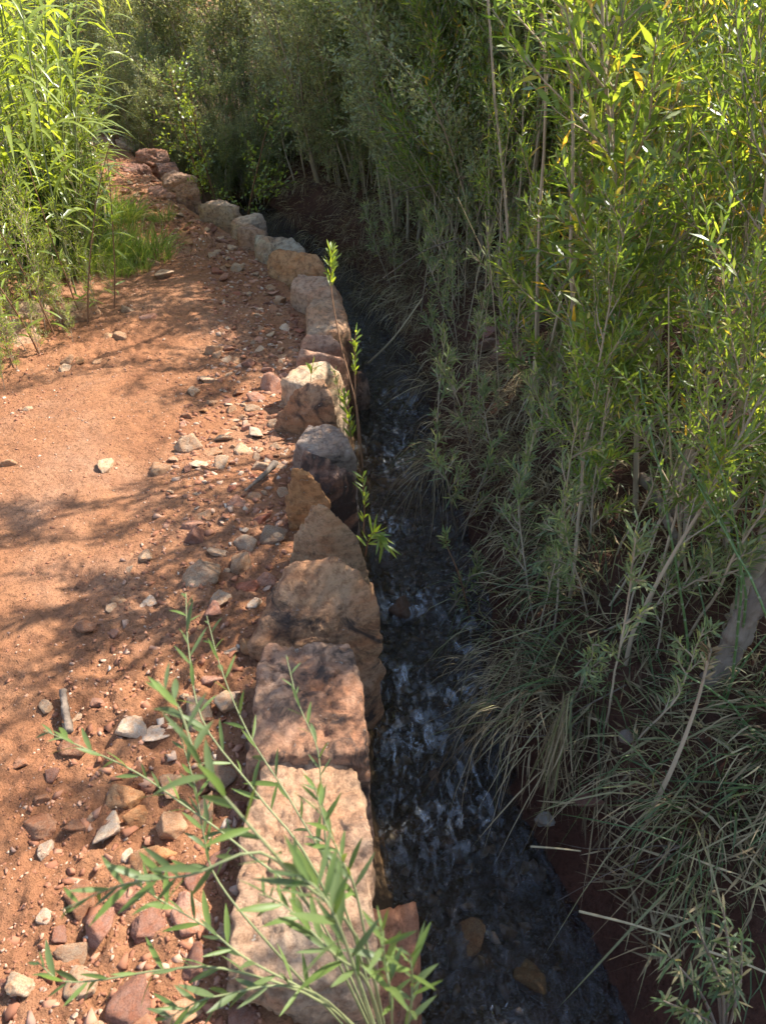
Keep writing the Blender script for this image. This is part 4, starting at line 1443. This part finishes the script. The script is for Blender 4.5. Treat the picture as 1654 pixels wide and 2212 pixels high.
# dry stems, sticks and logs
def stick(name, ctrl, r0, r1, mat, lab, cat, k=6, rough=0.0, seed=0):
    nseg_ = 60 if r0 > .02 else 22
    pts = curve_pts([tuple(c) for c in ctrl], nseg_)
    b = pts[0].copy()
    rg = np.random.default_rng(seed)
    mb = MB()
    rr = np.linspace(r0, r1, nseg_) * (1 + .5 * rough * rg.normal(0, 1, nseg_))
    pp = pts - b
    e0, e1 = unit(pp[0] - pp[1]) * r0 * .25, unit(pp[-1] - pp[-2]) * r1 * .25
    tube(mb, np.concatenate([[pp[0] + e0 * 1.02], [pp[0] + e0], pp, [pp[-1] + e1], [pp[-1] + e1 * 1.02]]), np.concatenate([[r0 * .02], [rr[0] * .8], rr, [rr[-1] * .8], [r1 * .02]]), k)
    v = np.concatenate(mb.v)
    if rough:
        nr_ = len(v) // k
        ctr = np.repeat(v.reshape(nr_, k, 3).mean(1), k, 0)
        an_ = np.tile(np.arange(k) * 2 * np.pi / k, nr_)
        ln_ = np.repeat(np.arange(nr_), k)
        v = v + (v - ctr) * (.55 * fbm(np.stack([np.cos(an_) * 2.2, np.sin(an_) * 2.2, ln_ * .22], 1), seed, 3))[:, None]
    mb.v = [v]
    o = link(name, mb.mesh(name, M[mat], True), None, None, tuple(b))
    return tag(o, lab, cat)


stick('straw_stalk', [pixd(1250, 1968, 1.72), pixd(1360, 1995, 1.7), pixd(1445, 2022, 1.68)], .003, .0022, 'straw', 'pale straw stem lying over the water by the withered shrub', 'stem')
stick('straw_stalk', [pixd(1530, 2055, 1.62), pixd(1600, 2078, 1.6), pixd(1670, 2108, 1.58)], .003, .0022, 'straw', 'pale straw stem crossing the lower corner of the bank', 'stem')
stick('straw_stalk', [pixd(1145, 1828, 2.0), pixd(1200, 1832, 2.0), pixd(1253, 1838, 2.0)], .0026, .002, 'straw', 'short straw at the waterline below the hanging straw bundle', 'stem')
stick('straw_stalk', [pixd(795, 785, 4.4), pixd(850, 730, 4.3), pixd(912, 645, 4.2)], .006, .004, 'straw', 'long thin cane slanting across the upper stream', 'stem')
stick('stick', [pix(136, 1492, .03), pix(142, 1535, .03), pix(150, 1578, .03)], .009, .010, 'drywood', 'short dry stick lying on the dirt path', 'stick', 9, .08, 3)
stick('wood_splinter', [pix(596, 1000, .05), pix(565, 1030, .04), pix(530, 1060, .03)], .014, .004, 'drywood', 'flat wooden splinter among the rubble stones', 'splinter', 7, .15, 4)
stick('fallen_branch', [pixd(1385, 1030, 2.75), pixd(1410, 1060, 2.68), pixd(1440, 1120, 2.6), pixd(1470, 1200, 2.55)], .022, .012, 'drywood', 'bent grey dead branch lying on the bank behind bare stems', 'branch', 10, .12, 5)
stick('tree_trunk', [pixd(1530, 1490, 2.2), pixd(1585, 1375, 2.1), pixd(1635, 1300, 2.02), pixd(1720, 1190, 1.95), pixd(1850, 1000, 1.9)], .032, .028, 'drywood', 'thick grey trunk leaning out from the bank edge', 'trunk', 28, .10, 6)
stick('tree_trunk', [pixd(1585, 1370, 2.25), pixd(1620, 1280, 2.2), pixd(1648, 1200, 2.2), pixd(1690, 1080, 2.2)], .038, .034, 'bark', 'smooth curved trunk beside the thick leaning one', 'trunk', 12, .06, 7)
stick('tree_trunk', [pix(1280, 560, .05), pixd(1272, 700, 3.6), pixd(1290, 400, 3.9), pixd(1310, 60, 4.2)][1:], .032, .024, 'bark', 'pale thick willow trunk standing deep in the thicket', 'trunk', 12, .05, 8)
stick('tree_trunk', [pixd(985, 480, 6.2), pixd(965, 300, 6.1), pixd(935, 60, 6.0), pixd(925, -60, 6.0)], .02, .015, 'bark', 'pale slanting trunk at the near end of the brush wall', 'trunk', 10, .05, 9)
stick('tree_trunk', [pixd(1000, 470, 6.0), pixd(1000, 300, 5.9), pixd(980, 150, 5.8), pixd(940, -20, 5.7)], .018, .013, 'bark', 'brown slanting trunk beside the pale slanting one', 'trunk', 10, .05, 10)
for k in range(16):
    a = (rng.uniform(940, 1180), rng.uniform(380, 640))
    b = (a[0] + rng.normal(0, 90), a[1] + rng.normal(30, 60))
    t0 = rng.uniform(4.2, 5.6)
    o = stick('dead_twig', [pixd(*a, t0), pixd((a[0] + b[0]) / 2, (a[1] + b[1]) / 2 - 12, t0 - .05), pixd(*b, t0 - .1)], .004, .0015, 'drywood', 'bare grey twig tangled low in the willow thicket', 'twig', 4)
    o['group'] = 'bare twigs in the thicket'
for k in range(26):
    y = rng.uniform(1.05, 2.6)
    x = float(np.interp(y, YS, XSR)) + rng.uniform(.1, .32)
    p0 = Vector((x, y, bank_z(x, y) + .02))
    L_ = rng.uniform(.12, .3)
    p1 = p0 + Vector((-L_ * rng.uniform(.3, .7), rng.normal(0, .06), -.02 + rng.normal(0, .03)))
    p2 = p1 + Vector((-L_ * rng.uniform(.1, .5), rng.normal(0, .07), -.1 - rng.random() * .1))
    p2.z = max(p2.z, WATER_Z - .02)
    o = stick('root', [p0, p1, p2], rng.uniform(.0015, .0035), .0008, 'drywood', '', 'root', 4)
    o['group'] = 'roots on the near bank'
for k in range(46):
    y = 1.5 + 4.5 * rng.random()
    x = float(np.interp(y, YS, XSR)) + rng.uniform(.18, 1.1)
    p0 = Vector((x, y, bank_z(x, y) - .02))
    hh = rng.uniform(.4, 1.0)
    p2 = p0 + Vector((rng.normal(-.08, .16), rng.normal(0, .12), hh))
    o = stick('dry_cane', [p0, (p0 + p2) / 2 + Vector((rng.normal(0, .03), rng.normal(0, .03), 0)), p2], rng.uniform(.003, .006), .0015, 'bark' if k % 2 else 'straw', '', 'stalk', 5)
    o['group'] = 'dry stalks on the bank'
# a tall willow of the thicket leans over the stream above the view; its boughs draw the long shadows on the path
def lift(px, py, h):
    g = pix(px, py, 0)
    return Vector((g.x + h / TAN_EL * SXY[0], g.y + h / TAN_EL * SXY[1], h))
tw = thing('willow', 'tall willow trunk rising out of the thicket, its leaning crown above the view', 'willow', (1.75, 3.9, bank_z(1.75, 3.9)))
tb = Vector(tw.location)
rgo = np.random.default_rng(77)
fork = Vector((1.5, 3.75, 2.25)) - tb
tmb = MB()
tube(tmb, curve_pts([(0, 0, -.1), (.06, .02, 1.0), tuple(fork)], 12), np.linspace(.035, .022, 12), 8)
link('trunk', tmb.mesh('leaning_trunk', M['bark'], True), tw)
flb = MB()
for (a_, b_, c_, h_) in [((600, 985), (300, 1065), (-60, 1160), 2.3), ((430, 1180), (200, 1285), (-60, 1420), 2.45), ((330, 1405), (150, 1490), (-60, 1610), 2.6), ((480, 690), (330, 740), (120, 810), 2.2), ((320, 1560), (120, 1690), (-80, 1830), 2.7)]:
    q_ = curve_pts([tuple(fork), tuple(lift(*a_, h_ - .1) - tb), tuple(lift(*b_, h_) - tb), tuple(lift(*c_, h_ + .12) - tb)], 26)
    bmb = MB()
    tube(bmb, q_, np.linspace(.016, .005, 26), 6)
    link('branch', bmb.mesh('bough', M['bark'], True), tw)
    for k in range(5):
        p0_, t0_ = along(q_, [rgo.uniform(.35, 1)])
        tw_ = wander(p0_[0], unit(t0_[0] + rgo.normal(0, .25, 3)), rgo.uniform(.2, .4), 6, .06, rgo)
        tube(flb, tw_, np.linspace(.003, .001, 6), 4)
        pp, tt = along(tw_, np.linspace(.1, 1, 16))
        leaves(flb, pp, perp_dirs(tt, np.arange(16) * 2.4, rgo.uniform(.3, .6, 16), rgo), rgo.uniform(.05, .08, 16), .010, .1, 3, rg=rgo)
link('foliage', flb.mesh('bough_foliage', M['willow']), tw, 'stuff')
# standing dry canes in the hollow of the brush
for k in range(40):
    x0 = rng.uniform(520, 880)
    t0 = rng.uniform(8.6, 9.4)
    base = pixd(x0, rng.uniform(330, 400), t0)
    topx = x0 + rng.normal(0, 25)
    base.z = bank_z(base.x, base.y)
    top = pixd(topx, rng.uniform(-60, 120), t0)
    o = stick('dry_cane', [base, (base + top) / 2 + Vector((rng.normal(0, .04), 0, 0)), top], .007, .004, 'bark' if k % 3 else 'straw', 'thin dry cane standing in the dark hollow of the brush wall', 'cane', 5)
    o['group'] = 'dry canes in the brush hollow'

# ---- withered shrub at the lower corner
rg = np.random.default_rng(900)
t = thing('withered_shrub', 'withered grey shrub drooping into the lower corner of the bank', 'shrub', tuple(pixd(1560, 2260, 1.5)))
b = np.array(t.location)
sb, lb = MB(), MB()
for (cx, cy_) in [(1500, 1990), (1440, 2060), (1530, 2060), (1580, 2100), (1430, 2160), (1480, 2180), (1560, 1960), (1600, 2030)]:
    pts = curve_pts([pixd(1560, 2260, 1.5), pixd((1560 + cx) / 2 + 15, (2240 + cy_) / 2, 1.4), pixd(cx, cy_, 1.32)], 10) - b
    tube(sb, pts, np.linspace(.004, .0015, 10), 4)
    nl = 34
    pp, tt = along(pts, rg.uniform(.45, 1, nl))
    leaves(lb, pp, perp_dirs(tt, rg.uniform(0, 6.28, nl), rg.uniform(.4, 1.6, nl), rg), rg.uniform(.02, .04, nl), .005, rg.uniform(.1, .9, nl), 5, False, rg=rg)
link('stem', sb.mesh('withered_stems', M['drywood'], True), t, 'stuff')
link('foliage', lb.mesh('withered_leaves', M['bgrass']), t, 'stuff')

# ------------------------------------------------------------------ the leafy shrub before the camera
FR = []
for s in range(6):
    rg = np.random.default_rng(910 + s)
    lb = MB()
    leaves(lb, [(0, 0, 0)], [(1, 0, .06)], 1.0, .12 + .025 * (s % 3), .06 + .07 * s, 7, True, .14, curl=np.array([rg.normal(0, .08)]), rg=rg)
    FR.append(lb.mesh('sprig_leaf', M['front'], True))
base = pixd(850, 2330, 1.42)
shr = thing('leafy_shrub', 'grey-green shrub with lance-shaped leaves spreading over the nearest slab and rubble', 'shrub', tuple(base))
STEMS = [([(745, 1960, 1.15), (640, 1750, 1.15), (540, 1590, 1.2), (480, 1450, 1.25), (447, 1330, 1.3)], .30, 1.0),
         ([(700, 1920, 1.1), (560, 1720, 1.1), (440, 1560, 1.12), (408, 1400, 1.16), (402, 1280, 1.2)], .35, 1.0),
         ([(790, 2060, .9), (625, 1880, .76), (520, 1760, .74), (432, 1650, .74), (388, 1530, .77), (340, 1470, .8)], .3, 1.05),
         ([(700, 2000, 1.12), (520, 1830, 1.1), (400, 1740, 1.1), (290, 1665, 1.1), (170, 1610, 1.1), (95, 1577, 1.1)], .35, .9),
         ([(690, 2000, .95), (575, 1845, .82), (420, 1888, .8), (350, 1897, .8), (250, 1915, .8), (135, 1965, .8)], .4, 1.0),
         ([(740, 2190, 1.1), (540, 2075, 1.0), (450, 2005, 1.0), (350, 1945, 1.0), (290, 1905, 1.0)], .3, .95),
         ([(720, 2180, 1.1), (500, 2095, 1.0), (350, 2095, 1.0), (225, 2115, 1.0), (135, 2118, 1.0), (80, 2075, 1.0)], .3, .95),
         ([(690, 2150, 1.0), (475, 2150, .92), (350, 2205, .9)], .35, 1.0),
         ([(735, 2050, 1.2), (712, 1900, 1.12), (695, 1725, 1.1), (685, 1615, 1.1), (645, 1520, 1.12), (618, 1415, 1.15)], .25, .8),
         ([(800, 2080, 1.0), (768, 1925, .92), (740, 1860, .9), (700, 1770, .9), (680, 1700, .9)], .35, .9),
         ([(845, 2180, .85), (832, 2080, .78), (822, 2000, .74)], .3, .95),
         ([(880, 2220, .9), (890, 2120, .82), (884, 2060, .8)], .3, .9),
         ([(800, 2200, .9), (740, 2020, .70), (690, 1925, .68), (640, 1890, .68)], .35, 1.1),
         ([(600, 2060, 1.1), (470, 1900, 1.1), (440, 1800, 1.1), (420, 1690, 1.1), (380, 1560, 1.12)], .4, .85),
         ([(800, 2140, .95), (720, 2060, .84), (620, 1960, .84), (560, 1930, .86)], .4, 1.0)]
bb = np.array(base)
rg = np.random.default_rng(930)
for si, (ct, u0, ls) in enumerate(STEMS):
    pts = curve_pts([tuple(base)] + [tuple(pixd(*c)) for c in ct], 24) - bb
    sb = MB()
    tube(sb, pts, np.linspace(.0021, .0007, 24), 6)
    link('stem', sb.mesh('sprig_stem', M['greystem'], True), shr)
    LL = np.linalg.norm(np.diff(pts, axis=0), axis=1).sum()
    nl = int(min(20, max(8, LL * (1 - u0) / .027)))
    for k in range(nl):
        u = u0 + (1 - u0) * (k + rg.uniform(0, .6)) / nl
        p, tn = along(pts, [min(u, .995)])
        d = perp_dirs(tn, np.array([k * 2.4 + rg.normal(0, .4)]), rg.uniform(.45, 1.0), rg)[0]
        lf = link('leaf', FR[int(rg.integers(6))], shr, None, tuple(p[0]))
        q_ = Vector(d).to_track_quat('X', 'Z').to_euler()
        lf.rotation_euler = q_
        s = ls * rg.uniform(.034, .056) * (1.0 if u < .88 else .62)
        lf.scale = (s, s, s)

# ------------------------------------------------------------------ labels that single each repeat out
ORD = 'first second third fourth fifth sixth seventh eighth ninth tenth eleventh twelfth thirteenth fourteenth fifteenth sixteenth seventeenth eighteenth nineteenth twentieth'.split()
ORD += ['twenty-' + w_ for w_ in ORD[:9]] + ['thirtieth'] + ['thirty-' + w_ for w_ in ORD[:9]] + ['fortieth'] + ['forty-' + w_ for w_ in ORD[:9]] + ['fiftieth'] + ['fifty-' + w_ for w_ in ORD[:9]] + ['sixtieth'] + ['sixty-' + w_ for w_ in ORD[:9]] + ['seventieth'] + ['seventy-' + w_ for w_ in ORD[:9]]


def zone_of(v, table):
    for lim, txt in table:
        if v < lim:
            return txt
    return table[-1][1]


ZW_ = [(1.75, 'at the leaning trunks'), (2.5, 'by the bent grey branch'), (3.6, 'above the hanging grass'), (5.0, 'above the leaning bank rock'), (6.4, 'by the slanting trunks'), (99, 'at the dark channel')]
ZL_ = [(4.2, 'by the ledge slabs'), (5.2, 'by the bright grass'), (6.4, 'at the path bend'), (99, 'at the path end')]
ZB_ = [(-4.6, 'behind the reeds'), (-2.6, 'above the farthest boulders'), (-.8, 'behind the young tree'), (1.0, 'at the dry canes'), (99, 'behind the slanting trunks')]
for o in list(COL.objects):
    if o.parent or 'group' not in o:
        continue
    g, x, y = o['group'], o.location.x, o.location.y
    out_ = x - float(np.interp(y, YS, XSR))
    inn_ = float(np.interp(y, YL, XLF)) - x
    if g.startswith('willow stems'):
        reg(o, ('bare-stemmed' if 'bare' in g else 'tall sparse' if 'sparse' in g else 'leafy') + ' willow %z, %n in from the water', zone_of(y, ZW_), out_)
    elif g == 'brush wall behind the bend':
        reg(o, 'grey-green shrub of the far brush wall %z, %n from the path', zone_of(x, ZB_), y)
    elif g == 'shrubs above the dark channel':
        reg(o, 'dusty green bank shrub %z, %n in from the water', zone_of(y, ZW_), out_)
    elif g == 'low shrubs behind the far boulders':
        reg(o, 'low grey-green shrub behind the far boulders, %n from the path', '', x)
    elif g == 'shrubs behind the reeds':
        reg(o, 'dusty shrub behind the reed stand %z, %n in from the path', zone_of(y, ZL_), inn_)
    elif g == 'dead grass tufts on the bank':
        reg(o, 'dead grey-brown grass tuft %z, %n up from the water', zone_of(y, ZW_), out_)
    elif g == 'green grass tufts on the bank':
        reg(o, 'drooping green grass tuft %z, %n up from the water', zone_of(y, ZW_), out_)
    elif g == 'willow seedlings on the bank lip':
        reg(o, 'grey-green willow seedling %z, %n up from the water', zone_of(y, ZW_), out_)
    elif g == 'lush bank grass':
        reg(o, 'lush green grass tuft among the near horsetails, %n up from the water', '', out_)
    elif g == 'hanging root bundles':
        reg(o, 'bundle of dry roots hanging over the stream, %n going upstream', '', y)
    elif g == 'bright grass at the path side':
        reg(o, 'bright green grass tuft beside the path %z, %n out from the reeds', zone_of(y, ZL_), -inn_)
    elif g.startswith('horsetails'):
        reg(o, ('jointed horsetail among willows' if 'willows' in g else 'jointed horsetail leaning outwards') + ' %z, %n in from the water', zone_of(y, ZW_), out_)
    elif g == 'horsetail stands below the reeds':
        reg(o, 'dense stand of thin horsetails %z, %n in from the path', zone_of(y, ZL_), inn_)
    elif g == 'bright bushes under the reeds':
        reg(o, 'small-leaved bright green bush %z, %n in from the path', zone_of(y, ZL_), inn_)
    elif g == 'reeds beside the path' and o['label'].startswith('tall reed'):
        reg(o, 'tall yellow-green reed with arching blades %z, %n in from the path', zone_of(y, ZL_), inn_)
    elif g == 'dry stalks on the bank':
        reg(o, 'thin dry tan stalk standing %z, %n in from the water', zone_of(y, ZW_), out_)
    elif g == 'roots on the near bank':
        reg(o, 'thin brown root trailing down the muddy bank, %n going upstream', '', y)
    elif g == 'bare twigs in the thicket':
        reg(o, 'bare grey twig tangled low in the thicket, %n in from the water', '', x)
    elif g == 'dry canes in the brush hollow':
        reg(o, 'thin dry cane in the dark hollow of the brush, %n from the path', '', x)
    elif g.startswith('loose '):
        cn = g[6:].split(' stones')[0]
        bz = min(BOULD, key=lambda t_: (t_[0] - x) ** 2 + (t_[1] - y) ** 2)
        reg(o, 'loose ' + cn + ' stone by the %z, %n nearest to it', bz[2], (bz[0] - x) ** 2 + (bz[1] - y) ** 2)
REG.sort(key=lambda t_: t_[3])
seen = {}
for o, tpl, zn, _ in REG:
    k = seen[(tpl, zn)] = seen.get((tpl, zn), 0) + 1
    o['label'] = tpl.replace('%z', zn).replace('%n', ORD[k - 1]).replace('  ', ' ').replace(' ,', ',')
